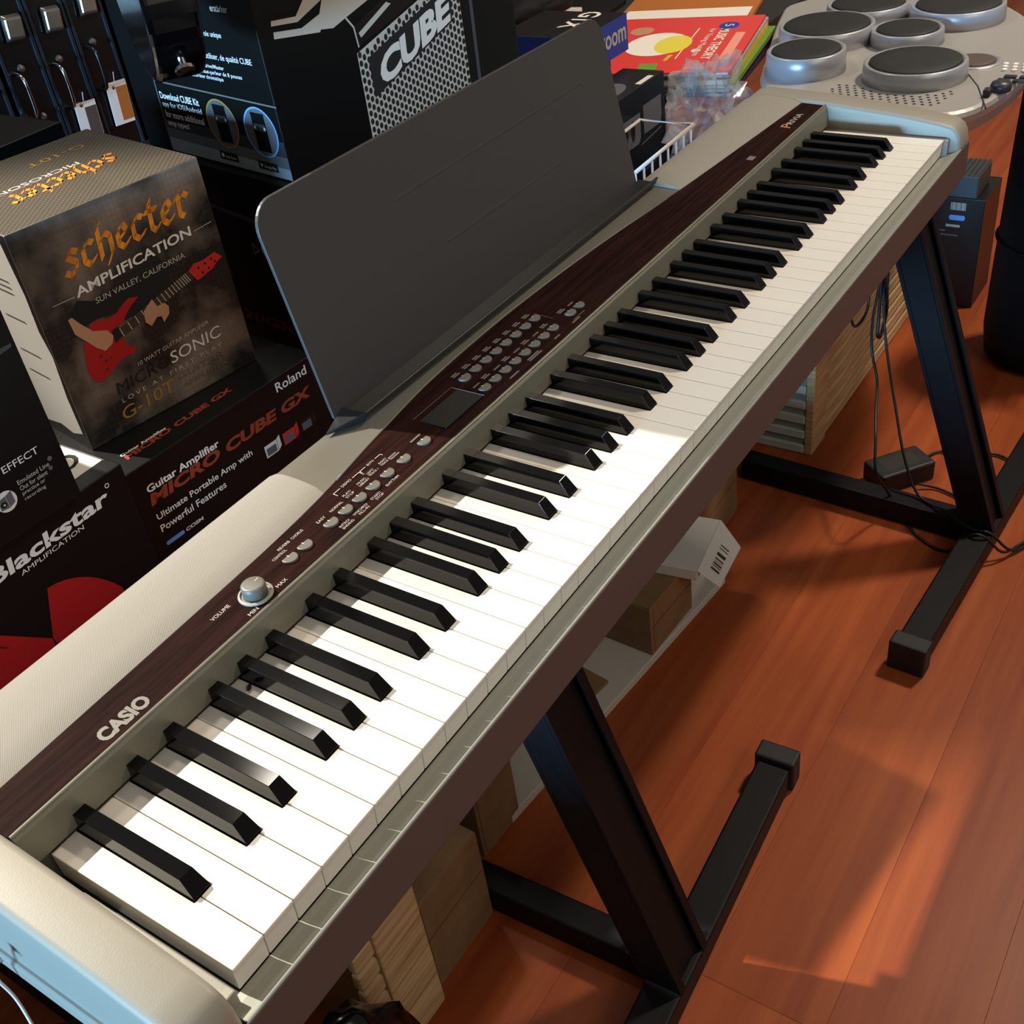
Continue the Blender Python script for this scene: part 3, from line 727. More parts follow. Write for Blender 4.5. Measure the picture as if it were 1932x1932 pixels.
mat('print_fade_a', '#8f979e', 0.5); mat('print_fade_b', '#5d6266', 0.5); mat('print_fade_c', '#303335', 0.5)
L.ink('printed_ground', [[(51, 16), (270, 12), (270, 1), (50, 1)]], 'print_fade_a', 0.2)
L.ink('printed_ground', [[(52, 27), (270, 24), (270, 12), (51, 16)]], 'print_fade_b', 0.2)
L.ink('printed_ground', [[(53, 36), (270, 40), (270, 24), (52, 27)]], 'print_fade_c', 0.2)
for t, y, w in (('Download CUBE Kit', 59, 75), ('app for iOS/Android', 49, 76), ('for more additional', 39, 75), ('amp types!', 28.5, 42)): L.text(t, (57.5, y), (w, 0), (0, 7.6), 'print_white', 0.3, bold=0.02)
for cx, m_ in ((168, 'gold_print'), (235, 'blue_light')):
    L.ink('printed_disc', [circle(cx, 45.5, 27, 25)], 'grey_print', 0.3)
    L.ink('printed_ring', ringpoly(cx, 45.5, 25.6, 23.8, 1.08), m_, 0.4)
    L.ink('printed_phone', [[(cx - 11, 26), (cx + 11, 26), (cx + 11, 65), (cx - 11, 65)]], 'black_card', 0.45)
    L.ink('printed_screen', [[(cx - 9, 47), (cx + 9, 47), (cx + 9, 54), (cx - 9, 54)]], 'ribbed_grey', 0.5)
    L.ink('printed_dots', [circle(cx - 8, 50, 1.8, n=8), circle(cx + 8, 50, 1.8, n=8)], 'print_white', 0.6)
for x, t in ((147, 'App Store'), (216, 'Google Play')):
    L.ink('printed_badge', [[(x, 6), (x + 33, 6), (x + 33, 15), (x, 15)]], 'black_matte', 0.4)
    L.text(t, (x + 10, 7.6), (20, 0), (0, 3.6), 'print_white', 0.5)
    L.ink('printed_icon', [circle(x + 5.5, 10.5, 2.5, n=3 if x > 200 else 10)], 'print_white', 0.5)
# grille picture
gx = [(111, 94), (262, 140), (262, 14), (110, 2)]
F.ink('printed_grille', [gx], 'print_grey', 0.25)
dots = []
def gtop(x): return 94 + (x - 111) * 46 / 151
def gbot(x): return 2 + (x - 111) * 12 / 151
ix = 0; x = 114.0
while x < 260:
    y = gbot(x) + (1.5 if ix % 2 else 5.5)
    while y < gtop(x) - 3:
        dots.append(circle(x, y, 2.35, 3.3, 8)); y += 8.4
    x += 5.4; ix += 1
o = F.ink('printed_grille_holes', dots, 'black_matte', 0.35); o['kind'] = 'stuff'
F.ink('printed_name_plate', [[(124, 46), (247, 90), (251, 128), (124, 86)]], 'black_matte', 0.45)
F.text('CUBE', (135, 51.5), (110, 39.5), (2.5, 31), 'white_card', 0.55, bold=0.05)
F.ink('printed_handle', [[(17, 144.5), (47.7, 140.7), (80, 152.5), (96, 149.5), (140, 175), (95, 176), (70, 168), (47, 146), (18, 149)]], 'print_grey', 0.3)
F.ink('printed_corner', [[(17, 133), (18, 139), (50.8, 134.3), (75, 141), (83, 156), (150, 168), (170, 150), (137, 138.4), (105.5, 129.6), (88, 124.5), (72.9, 127.2), (71.4, 125.1)]], 'print_grey', 0.28)
F.ink('printed_piping', [bar((105.5, 129.6), (113.3, 118.5), 2), bar((113.3, 118.5), (115, 99), 2)], 'print_grey', 0.4)
F.ink('printed_control_panel', [[(114, 119), (154, 134), (258, 170), (262, 143), (178, 117), (115, 99)]], 'dark_card', 0.4)
F.ink('printed_glint', [[(118, 112), (160, 131), (166, 128), (120, 107)]], 'print_grey', 0.45)
F.ink('printed_piping', [bar((278, 106), (276.5, 20), 5)], 'ribbed_grey', 0.3)

# ---- added unseen block left of the piano, keeps window light off the floor
ct = thing('light_blocker', 'added unseen low black block that keeps window light off the floor', 'light blocker', (-700, 300, 0))
build('blocker_body', MB().box(-140, 140, -900, 900, 60, 430), 'black_matte', ct, bevel=4)
build('blocker_top', MB().box(-160, 160, -920, 920, 430, 452), 'body_dark', ct, bevel=4)
build('blocker_base', MB().box(-120, 120, -880, 880, 0, 60), 'black_matte', ct)

# ---- plain platform that carries the cartons
plat = thing('display_platform', 'plain black low platform under the amplifier cartons', 'platform', (520, 610, 0))
build('platform_top', MB().box(-500, 520, -165, 185, 280, 300), 'black_matte', plat, bevel=2)
build('platform_base', MB().box(-480, 500, -140, 165, 0, 280), 'black_matte', plat, bevel=2)

# ================================================================== UNDER THE PIANO
def slat_crate(label, x0, x1, y0, y1, h, stile_left, pitch=29.0):
    """open pine crate: stacked boards with gaps, a plain stile at one end, white-edged slats round the corner"""
    c = thing('pine_crate', label, 'crate', (x0, y0, 0))
    w, d = x1 - x0, y1 - y0
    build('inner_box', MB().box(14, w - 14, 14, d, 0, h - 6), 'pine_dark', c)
    if stile_left: build('stile', MB().box(0, 62, 0, 14, 0, h), 'pine', c, bevel=2)
    else: build('stile', MB().box(w - 62, w, 0, 14, 0, h), 'pine', c, bevel=2)
    a, b = (62.3, w) if stile_left else (0, w - 62.3)
    n = int(h / pitch); me = None
    for k in range(n):
        if me is None:
            o = build('board', MB().box(a, b, 2, 14, 1, pitch - 4), 'pine', c, bevel=3.5, segs=2); me = o.data
        else: link('board', me, c, loc=(0, 0, k * pitch), bevel=3.5, segs=2)
    me = None
    xs = (-1, 13.5) if stile_left else (w - 13.5, w + 1)
    for k in range(n):
        if me is None:
            o = build('end_slat', MB().box(xs[0], xs[1], 14.5, d, 1, pitch * 0.55), 'slat_white' if stile_left else 'pine', c, bevel=1.5); me = o.data
        else: link('end_slat', me, c, loc=(0, 0, k * pitch), bevel=1.5)
    build('end_panel', MB().box(xs[0] + 6 if stile_left else xs[0], xs[1] - (0 if stile_left else 6), 14.5, d, 0, h), 'slat_recess' if stile_left else 'pine_dark', c)
    return c
slat_crate('slatted pine crate with white slats on its end, behind the far stand leg', 1356, 1880, 192, 322, 232, True)
slat_crate('slatted pine crate under the bass end, beside the black plastic sack', 178, 268, 174, 420, 211, False)

def brown_box(label, loc, rz, w, d, h, flaps=True, group=None):
    c = thing('cardboard_box', label, 'box', loc, rz)
    build('box_body', MB().box(0, w, 0, d, 0, h), 'cardboard', c, bevel=1.5)
    if flaps:
        build('flap', MB().box(1, w - 1, 1, d / 2 - 0.8, h - 0.2, h + 2), 'cardboard', c, bevel=0.6)
        build('flap', MB().box(1, w - 1, d / 2 + 0.8, d - 1, h - 0.2, h + 2), 'cardboard', c, bevel=0.6)
    build('corner_seam', MB().box(w * 0.06, w * 0.06 + 1.2, -0.35, 0.2, 4, h - 4), 'cardboard_edge', c)
    build('fold_line', MB().box(3, w - 3, -0.35, 0.2, h * 0.58, h * 0.58 + 1.2), 'cardboard_edge', c)
    return c
board = structure(build('trim_1', MB().box(0, 545, 0, 150, 0, 14), 'shelf_white', None, loc=(458, 236, 0), rot=(0, 0, R(-5.2)), bevel=1.5))
board['label'] = 'long white baseboard plank lying on the floor under the piano'
brown_box('brown cardboard box standing on the white plank, in the middle under the piano', (806, 206, 14.2), -3, 112, 86, 84)
brown_box('dark brown cardboard box beside the pine crate under the bass end', (270, 186, 0), 0, 108, 130, 146)
brown_box('tall brown cardboard box behind the near stand leg', (434, 236, 0), -3, 72, 100, 190)
brown_box('low brown cardboard box close to the far stand leg', (1010, 238, 0), 2, 160, 90, 112)
# torn cardboard sheet
sh = build('cardboard_sheet', MB().box(0, 96, 0, 52, 0, 5), 'cardboard', None, loc=(640, 250, 14.2), rot=(0, 0, R(-9)), bevel=0.8)
tag(sh, 'flat cardboard sheet lying on the white plank behind the near leg', 'cardboard')
# white carton lid with a printed flap
lid = thing('white_carton', 'white carton with an open printed flap lying on the middle cardboard box', 'box', (884, 174, 100.6), 9)
build('carton_body', MB().box(0, 116, 0, 62, 0, 18), 'white_card', lid, bevel=1.2)
fl = build('open_flap', MB().hexa([(0, -1, 17), (116, -1, 17), (116, 0, 18.5), (0, 0, 18.5)], [(4, -30, -8), (98, -34, -11), (98, -33, -9.4), (4, -29, -6.4)]), 'white_card', lid, bevel=0.3)
def flp(u, v): return (u, -1.6 - 30 * v - 0.35, 17.2 - 26 * v + 0.5)
mb = MB()
for u, w_ in ((22, 4), (30, 1.5), (34, 3), (40, 1), (44, 2.5), (52, 6), (66, 1.5), (72, 2)): mb.poly([flp(u, 0.35), flp(u + w_, 0.35), flp(u + w_, 0.72), flp(u, 0.72)])
build('printed_code', mb, 'slot_dark', fl, fix=False)['kind'] = 'stuff'
# black plastic sack at the lower left
def blob(name, c, r, m_, seed, amp, sub=4, sq=1.0):
    bm = bmesh.new(); bmesh.ops.create_icosphere(bm, subdivisions=sub, radius=1)
    from mathutils import noise as NZ
    for v in bm.verts:
        d = v.co.normalized(); q = d * 2.2 + Vector((seed, seed * 1.7, -seed))
        k = 1 + amp * NZ.noise(q) + amp * 0.6 * NZ.noise(q * 2.6) + amp * 0.35 * abs(NZ.noise(q * 6))
        v.co = Vector((d.x * r[0] * k, d.y * r[1] * k, max(-r[2], d.z * r[2] * k * 1.08))) * S
    me = bpy.data.meshes.new(name); bm.to_mesh(me); bm.free(); me.materials.append(MATS[m_])
    me.polygons.foreach_set('use_smooth', [sub > 3 and m_ != 'clear_film'] * len(me.polygons))
    o = link(name, me, None, loc=c); return o
sack = tag(blob('plastic_sack', (104, 112, 126), (72, 50, 126), 'bag_black', 3.1, 0.1), 'small glossy black plastic sack in front of the pine crate under the bass end', 'bag')
sack2 = tag(blob('plastic_sack', (-78, 268, 160), (118, 104, 160), 'bag_black', 6.4, 0.14), 'larger glossy black plastic sack behind the thin white lead', 'bag')
# thin white lead at the bass end
w_ = build('thin_lead', MB().tube(spline([(-54, 141, 575), (-58, 150, 555), (-56, 152, 524), (-60, 146, 470), (-66, 140, 300), (-70, 130, 120), (-80, 60, 3), (-140, -40, 3)], 8), 1.1, 6), 'wire_white', None, smooth=True)
tag(w_, 'thin white lead hanging down beside the bass end of the piano', 'cable')
j_ = build('audio_jack', MB().lathe([(4, 0), (4, 9), (2.4, 10), (2.4, 18), (0, 18)], (0, 0, 0), 14), 'chrome', None, loc=(-53.2, 150, 574), rot=(0, R(90), 0), smooth=False)
j_.location = Vector((-71, 139, 577)) * S
tag(j_, 'small chrome jack plug in the bass end of the piano', 'plug')

# power adapter and cords on the floor at the treble end
ad = thing('power_adapter', 'black brick power adapter on the floor beside the far stand foot', 'adapter', (1350, 45, 0), -38)
build('adapter_body', MB().box(-48, 48, -28, 28, 0, 34), 'adapter', ad, bevel=4, segs=3)
build('adapter_label', MB().box(-30, 30, -16, 16, 33.8, 34.2), 'body_dark', ad)
def cord(label, pts, r=2.1):
    o = build('cord', MB().tube(spline(pts, 8), r, 7), 'cable_black', None, smooth=True); return tag(o, label, 'cable')
cord('black cord hanging from the drum pads and looping forward over the floor', [(1404, 118, 548), (1400, 114, 430), (1382, 110, 323), (1347, 105, 280), (1321, 95, 241), (1310, 80, 196), (1265, 65, 170), (1225, 50, 150), (1205, 40, 110), (1236, 32, 60), (1262, 14, 8), (1223, -18, 4), (1198, -58, 4), (1200, -82, 6), (1196, -105, 44), (1200, -125, 44), (1215, -150, 14), (1275, -175, 4), (1330, -215, 4)])
cord('black cord hanging from the drum pads onto the long bar of the far stand foot', [(1424, 118, 548), (1418, 114, 430), (1404, 110, 313), (1387, 95, 225), (1333, 55, 141), (1282, 20, 88), (1258, -12, 46), (1234, -60, 46), (1212, -100, 44), (1213, -128, 43), (1232, -160, 8), (1300, -190, 4)])
cord('bundled loop of black cord hanging behind the far stand leg', [(1414, 120, 548), (1404, 113, 420), (1398, 112, 314), (1393, 110, 256), (1386, 108, 232), (1394, 107, 222), (1404, 106, 230), (1410, 104, 262), (1400, 104, 318), (1412, 108, 430), (1418, 124, 548)], 2.6)
cord('short curved black cord drooping under the treble end', [(1352, 122, 548), (1346, 112, 380), (1337, 110, 330), (1325, 108, 303), (1287, 106, 300), (1250, 105, 322), (1230, 110, 400), (1228, 130, 486)])
cord('black cord curling away from the power adapter', [(1376, 26, 18), (1400, 24, 8), (1421, 20, 4), (1444, 5, 4), (1438, -26, 4), (1467, -70, 4), (1457, -103, 4), (1438, -124, 4), (1404, -108, 4)])
cord('short black cord from the adapter to the far stand leg', [(1334, 8, 10), (1342, -12, 5), (1340, -30, 4), (1330, -60, 4)])

# ================================================================== DRUM PADS
DB = (1600, 200, 546)
drum = thing('drum_pads', 'silver electronic drum pad console with seven black pads at the treble end', 'drum pads', DB)
out = spline([Vector((a, b, 0)) for a, b in [(1433, 322), (1390, 262), (1358, 165), (1342, 62), (1378, 4), (1528, -22), (1690, -10), (1800, 40), (1900, 120), (1960, 230), (1950, 350), (1854, 436), (1771, 432), (1542, 362)]], 6, True)
cx = sum(p.x for p in out) / len(out); cy = sum(p.y for p in out) / len(out)
def ringz(f, z): return [((cx + (p.x - cx) * f) - DB[0], (cy + (p.y - cy) * f) - DB[1], z - DB[2]) for p in out]
mb = MB(); rs = [ringz(0.90, 546), ringz(0.965, 552), ringz(0.995, 570), ringz(1.0, 579), ringz(0.992, 584), ringz(0.975, 586.5)]
n = len(out); mb.v = [p for r_ in rs for p in r_]
mb.f = [tuple(reversed(range(n))), tuple((len(rs)-1)*n + i for i in range(n))] + [(q*n + i, q*n + (i+1) % n, (q+1)*n + (i+1) % n, (q+1)*n + i) for q in range(len(rs)-1) for i in range(n)]
mb.m = [0] * len(mb.f)
console = build('console', mb, 'drum_silver', drum)
def pad(x, y, r, base, top, m_='drum_pad'):
    c = (x - DB[0], y - DB[1], 0); b0 = base - DB[2]; t0 = top - DB[2]
    rim = build('pad_rim', MB().lathe([(r + 8.5, b0), (r + 7.5, b0 + (t0 - b0)*0.6), (r + 6.6, t0 - 1.2), (r + 5, t0), (r + 1, t0 - 0.5), (r, t0 - 3), (0, t0 - 3)], c, 48), 'drum_rim', drum, smooth=True)
    build('pad_surface', MB().lathe([(r - 0.5, t0 - 3), (r - 1, t0 + 0.5), (r - 3, t0 + 1.4), (r * 0.6, t0 + 2), (0, t0 + 2.4)], c, 48), m_, rim, smooth=True)
pad(1489, 277, 50, 585, 618); pad(1640, 302, 66, 585, 612); pad(1646, 178, 46, 585, 608); pad(1487, 117, 63, 585, 610); pad(1772, 282, 58, 585, 610); pad(1774, 140, 64, 585, 612)
pad(1567, 57, 30, 585, 589, 'front_brown')
# speaker holes: each a small dark disc sunk in the front apron
mb = MB(); k = 0
for i in range(15):
    for j in range(7):
        x = 1378 + j * 9.5; y = 215 - i * 11 - (5.5 if j % 2 else 0) - j * 1.5
        if (x - 1487)**2 + (y - 117)**2 > 78**2 and (x - 1489)**2 + (y - 277)**2 > 66**2:
            mb.poly([(x + 2.4*math.cos(a*math.pi/4) - DB[0], y + 2.4*math.sin(a*math.pi/4) - DB[1], 586.75 - DB[2]) for a in range(8)])
hole = build('speaker_holes', mb, 'black_matte', drum, fix=False); hole['kind'] = 'stuff'
# seam, small controls
mb = MB(); mb.tube([(x - DB[0], y - DB[1], 586.3 - DB[2]) for x, y in ((1612, 88), (1575, 96), (1530, 60), (1463, 24), (1380, -8))], 1.2, 6)
build('console_seam', mb, 'drum_dark', drum)
build('jog_knob', MB().lathe([(13, 0), (14, 6), (12, 11), (0, 12)], (1452 - DB[0], -8 - DB[1], 586.4 - DB[2]), 24), 'drum_dark', drum, smooth=True)
build('slider_knob', MB().box(1418 - DB[0], 1432 - DB[0], -2 - DB[1], 7 - DB[1], 586.4 - DB[2], 597 - DB[2]), 'drum_dark', drum, bevel=2)
bme = None
for i in range(3):
    for j in range(4):
        L_ = (1560 - i * 13 - DB[0], 12 - j * 13 - i*2 - DB[1], 586.4 - DB[2])
        if bme is None: o = build('control_button', MB().lathe([(4.2, 0), (4, 2.5), (3, 3.2), (0, 3.4)], (0, 0, 0), 12), 'paper_white', drum, loc=L_, smooth=True); bme = o.data
        else: link('control_button', bme, drum, loc=L_)
bme = None
for i in range(4):
    L_ = (1490 + (i % 2) * 16 - DB[0], -2 - (i // 2) * 20 - (i % 2) * 5 - DB[1], 586.4 - DB[2])
    if bme is None: o = build('control_bar', MB().box(-5, 5, -8, 8, 0, 3), 'drum_dark', drum, loc=L_, bevel=1); bme = o.data
    else: link('control_bar', bme, drum, loc=L_, bevel=1)
# black drum bag that carries the console
gig = thing('drum_bag', 'upright black padded drum bag standing on the floor at the right edge', 'bag', (1815, -62, 0))
build('bag_body', MB().lathe([(78, 0), (96, 12), (102, 60), (100, 200), (96, 400), (92, 520), (70, 545), (0, 545.8)], (0, 0, 0), 40), 'nylon_black', gig, smooth=True)
build('carry_strap', MB().tube(spline([(-62, -76, 470), (-88, -90, 430), (-104, -70, 350), (-108, -40, 270), (-106, -10, 240), (-99, 20, 262)], 8), 5, 6), 'nylon_black', gig, smooth=True)
build('bag_seam', MB().tube([(101.5 * math.cos(2*math.pi*k/40), 101.5 * math.sin(2*math.pi*k/40), 232) for k in range(41)], 3, 6, cap=False), 'nylon_black', gig, smooth=True)
sc_, F, L, T = carton('support_carton', 'plain black carton on the pine crate, under the drum pads', 'box', (1560, 198, 233), 0, 200, 118, 312.5, 'black_card')
# small black carton with a label, ribbed grey box on it
sm, F, L, T = carton('small_carton', 'small black carton with a blue label standing between the far leg and the drum bag', 'box', (1950, 96, 0), 0, 120, 112, 222, 'dark_card')
L.ink('printed_code', [bar((52 + k*2.9, 198), (52 + k*2.9, 213), 1.4 + 0.5*(k % 3)) for k in range(10)], 'print_grey', 0.3)['kind'] = 'stuff'
L.ink('printed_pill', [[(52, 178), (78, 178), (80, 183), (78, 188), (52, 188), (50, 183)]], 'blue_light', 0.3)
L.ink('printed_stripe', [[(46, 164), (72, 164), (72, 169), (46, 169)]], 'print_grey', 0.3)
L.ink('printed_line', [[(30, 154), (46, 154), (46, 157), (30, 157)]], 'print_dim', 0.3)
L.ink('printed_line', [[(30, 146), (70, 146), (70, 149), (30, 149)]], 'print_dim', 0.3)
rb = thing('ribbed_box', 'small dark grey ribbed plastic box on the black carton beside the drum bag', 'box', (1950, 112, 222.6))
build('box_body', MB().box(0, 90, 0, 60, 0, 42), 'ribbed_grey', rb, bevel=2)
me = None
for k in range(7):
    if me is None: o = build('rib', MB().box(2, 88, 2, 5, 41.8, 45), 'ribbed_grey', rb, bevel=0.8); me = o.data
    else: link('rib', me, rb, loc=(0, 8.8 * k, 0), bevel=0.8)

# ================================================================== BASKET, BOXES AND BOOKS BEHIND THE TREBLE END
cb, F, L, T = carton('storage_box', 'plain black storage box under the white wire basket', 'box', (1058, 330, 0), 0, 430, 162, 471, 'black_card')
bk = thing('wire_basket', 'white wire basket between the music rest and the clear plastic bag', 'basket', (1056, 332, 472))
W, D, H = 170, 82, 116
build('rim', MB().tube([(0, 0, H), (W, 0, H + 4), (W, D, H + 4), (0, D, H), (0, 0, H)], 2.6, 8), 'wire_white', bk, smooth=True)
build('bottom_rim', MB().tube([(0, 0, 3), (W, 0, 3), (W, D, 3), (0, D, 3), (0, 0, 3)], 2.4, 8), 'wire_white', bk, smooth=True)
me = None
for k in range(8):
    if me is None: o = build('upright_wire', MB().tube([(0, 0, 2), (0, 0, H)], 1.7, 6), 'wire_white', bk, loc=(3, 0, 0), smooth=True); me = o.data
    else: link('upright_wire', me, bk, loc=(3 + k * 22.6, 0, 0))
me = None
for k in range(4):
    if me is None: o = build('side_wire', MB().tube([(0, 0, 2), (0, 0, H)], 1.7, 6), 'wire_white', bk, loc=(0, 10, 0), smooth=True); me = o.data
    else: link('side_wire', me, bk, loc=(0, 10 + k * 20, 0))
me = None
for k in range(3):
    if me is None: o = build('bottom_wire', MB().tube([(0, 0, 4), (W, 0, 4)], 1.5, 6), 'wire_white', bk, loc=(0, 18, 0), smooth=True); me = o.data
    else: link('bottom_wire', me, bk, loc=(0, 18 + k * 25, 0))
ab, F, L, T = carton('pedal_carton', 'black carton with grey pictures standing behind the white wire basket', 'box', (1150, 420, 472.2), 0, 165, 66, 160, 'black_card', top='dark_card')
F.ink('printed_picture', [[(24, 84), (82, 84), (88, 92), (88, 126), (24, 126)]], 'grey_print', 0.3)
F.ink('printed_picture', [[(98, 92), (148, 92), (152, 104), (152, 132), (98, 132)]], 'grey_print', 0.3)
F.ink('printed_shape', [circle(45, 104, 6, 15, 14)], 'black_matte', 0.4); F.ink('printed_shape', [circle(66, 106, 6, 15, 14)], 'black_matte', 0.4)
F.ink('printed_line', [bar((88, 80), (150, 86), 2)], 'grey_print', 0.3)
F.ink('printed_line', [bar((90, 40), (130, 44), 3)], 'ribbed_grey', 0.3)
T.ink('printed_picture', [circle(60, 34, 38, 22)], 'grey_print', 0.3)
T.ink('price_sticker', [[(100, 3), (140, 3), (140, 12), (100, 12)]], 'white_card', 0.4)
bag = tag(blob('clear_plastic_bag', (1412, 400, 540), (80, 46, 66), 'clear_film', 8.3, 0.6, 4), 'crumpled clear plastic bag of parts behind the treble end', 'bag')
inn = build('bagged_part', MB().box(-42, 42, -20, 20, 0, 30), 'drum_dark', None, loc=(1412, 384, 480), bevel=6, segs=3)
tag(inn, 'dark plastic part wrapped in the crumpled clear bag', 'part')
tb = thing('display_table', 'dark wooden table carrying the music books', 'table', (1750, 780, 0))
build('table_top', MB().box(-530, 480, -276, 300, 520, 540), 'body_dark', tb, bevel=2)
for sx in (-500, 440):
    for sy in (-250, 260): build('leg', MB().box(sx, sx + 40, sy, sy + 40, 0, 521), 'body_dark', tb, bevel=2)
# two blue boxes
z2, F, L, T = carton('pedal_carton', 'lower of the two blue pedal boxes behind the music rest', 'box', (1226, 508, 540.3), 0, 93, 130, 104, 'blue_print', bevel=0.8)
F.text('zoom', (40, 78), (52, 0), (0, 15), 'print_grey', bold=0.02)
z1, F, L, T = carton('pedal_carton', 'upper blue pedal box with black top reading G1X, behind the music rest', 'box', (1230, 500, 645), 0, 130, 140, 51, 'blue_print', bevel=0.8, top='dark_card')
F.text('zoom', (48, 16), (76, 0), (0, 19), 'print_grey', bold=0.02)
T.text('G1X', (128, 68), (-84, 0), (0, -34), 'print_white', bold=0.02)
# white carton and black pouch further left
wc, F, L, T = carton('white_carton', 'white ruled carton behind the big black CUBE carton', 'box', (1375, 690, 540.3), 8, 230, 180, 96, 'white_card')
F.ink('printed_lines', [bar((10, 20 + 14*k), (200, 20 + 14*k), 2) for k in range(5)], 'print_grey', 0.3)['kind'] = 'stuff'
pch = blob('black_pouch', (1480, 742, 665), (105, 42, 28), 'nylon_black', 5.5, 0.18, 4); tag(pch, 'flat black pouch lying on the white ruled carton', 'pouch')
# stack of music books
def book(name, label, loc, rz, w, d, h, m_):
    b = thing(name, label, 'book', loc, rz)
    build('page_block', MB().box(1.5, w - 1.5, 1.5, d - 1.5, 0.9, h - 0.9), 'paper_white', b)
    build('cover', MB().box(0, w, 0, d, h - 0.9, h), m_, b, bevel=0.3)
    build('back_cover', MB().box(0, w, 0, d, 0, 0.9), m_, b, bevel=0.3)
    build('spine', MB().box(0, w, -0.6, 0.6, 0.2, h - 0.2), m_, b, bevel=0.3)
    return b, Face(b, 'top', 0, h)
BX, BY = 1472, 392
z = 540.6
for lab, dx, dy, rz, m_, hh in (('navy music book at the bottom of the book stack', 14, 2, 9, 'book_navy', 10), ('dark music book with pale spine lettering, second from the bottom of the stack', 4, 0, 10, 'book_navy', 9), ('green music book in the middle of the stack', -4, -10, 11, 'book_green', 8), ('yellow music book below the grey one', -14, -6, 12, 'book_yellow', 9), ('grey music book directly under the red one', -6, -6, 12.5, 'book_grey', 6)):
    b, t_ = book('music_book', lab, (BX + dx, BY + dy, z), rz, 312, 285, hh, m_); z += hh + 0.2
b, T = book('music_book', 'red music theory book with an egg on the cover, on top of the stack', (BX - 16, BY - 8, z), 13, 312, 285, 6, 'book_red')
T.ink('printed_egg', [[(p[0], p[1]) for p in [(150 + 62*math.cos(R(a)) * (1.1 if math.cos(R(a)) > 0 else 1), 150 + (52 if math.sin(R(a)) > 0 else 52)*math.sin(R(a))) for a in range(0, 360, 12)]]], 'egg_white', 0.3)
T.ink('printed_yolk', [circle(150, 122, 50, 30)], 'egg_yolk', 0.4)
T.ink('printed_bubble', [circle(232, 196, 24, 20)], 'skin_print', 0.3)
T.ink('printed_bubble', [circle(112, 76, 10, 8, 12)], 'egg_white', 0.3)
T.ink('printed_drip', [[(60, 112), (92, 108), (92, 116), (60, 118)]], 'book_yellow', 0.3)
T.ink('printed_label', [[(14, 118), (48, 122), (48, 152), (14, 148)]], 'book_green', 0.3)
T.ink('printed_disc', [circle(252, 50, 20, 17)], 'blue_print', 0.3)
T.text('5', (260, 57), (-14, 0), (0, -15), 'print_white', 0.4)
T.text('MUSIC THEORY', (235, 60), (-170, 0), (0, -17), 'egg_white', 0.3, bold=0.02)
T.text('for Young Musicians', (235, 80), (-150, 0), (0, -13), 'egg_white', 0.3)
T.ink('printed_rule', [bar((70, 100), (240, 98), 2)], 'egg_white', 0.3)
T.ink('printed_band', [[(60, 14), (210, 14), (210, 30), (60, 30)]], 'peach', 0.3)
b, T = book('songbook', 'orange and black songbook lying behind the red book', (1818, 520, 540.6), 14, 300, 260, 8, 'tag_orange')
T.ink('printed_picture', [[(8, 8), (150, 8), (150, 250), (8, 250)]], 'egg_white', 0.3)
T.ink('printed_picture', [[(8, 100), (60, 100), (60, 200), (8, 200)]], 'peach', 0.35)
b, T = book('songbook', 'dark songbook with white dots lying behind the blue boxes', (1740, 830, 540.6), 5, 250, 230, 8, 'dark_card')
T.ink('printed_dots', [circle(30, 60, 16), circle(80, 110, 20)], 'egg_white', 0.3)

# ================================================================== GUITAR CASES AND HANGING GUITAR
mt_ = dict(latch='latch_metal')
def case(label, x, w, y, tagged=None, hz=720, hand=True):
    c = thing('guitar_case', label, 'case', (x, y, 0), 0, )
    build('case_shell', MB().box(0, w, 0, 330, 0, 1080), 'case_black', c, bevel=8, segs=3)
    build('edge_trim', MB().box(-1.6, 5, -2.5, 6, 6, 1074), 'case_trim', c, bevel=1)
    build('edge_trim', MB().box(w - 5, w + 1.6, -2.5, 6, 6, 1074), 'case_trim', c, bevel=1)
    build('latch', MB().hexa([(w*0.28, -3, hz - 22), (w*0.78, -3, hz - 26), (w*0.86, -3, hz + 18), (w*0.34, -3, hz + 22)], [(w*0.32, -15, hz - 16), (w*0.74, -15, hz - 20), (w*0.80, -15, hz + 12), (w*0.38, -15, hz + 16)]), 'latch_metal', c, bevel=3, segs=2)
    build('hasp', MB().lathe([(7, 0), (6, 4), (0, 6)], (0, 0, 0), 10), 'latch_metal', c, loc=(w*0.42, -1, hz - 66), rot=(R(90), 0, 0))
    build('hasp', MB().lathe([(6, 0), (5, 4), (0, 6)], (0, 0, 0), 10), 'latch_metal', c, loc=(w*0.55, -1, hz - 150), rot=(R(90), 0, 0))
    if hand: build('handle', MB().tube(spline([(w*0.2, 0, hz - 70), (w*0.2, -22, hz - 76), (w*0.2, -26, hz - 105), (w*0.2, -22, hz - 140), (w*0.2, 0, hz - 146)], 5), 3.4, 8), 'chrome' if tagged is None or tagged == 1 else 'case_black', c, smooth=True)
    return c
CY = 1500
case('black guitar case at the left edge of the row, partly hidden', 900, 76, CY, hz=720)
case('black guitar case with a bright handle and large chrome latch, second in the row', 990, 74, CY, hz=735)
case('black guitar case with a white and brown hang tag, third in the row', 1070, 72, CY, hz=728, tagged=1)
case('black guitar case with a white and orange hang tag, fourth in the row', 1148, 74, CY, tagged=2, hz=735)
case('black guitar case closest to the big CUBE carton, last in the row', 1246, 80, CY, hz=720)
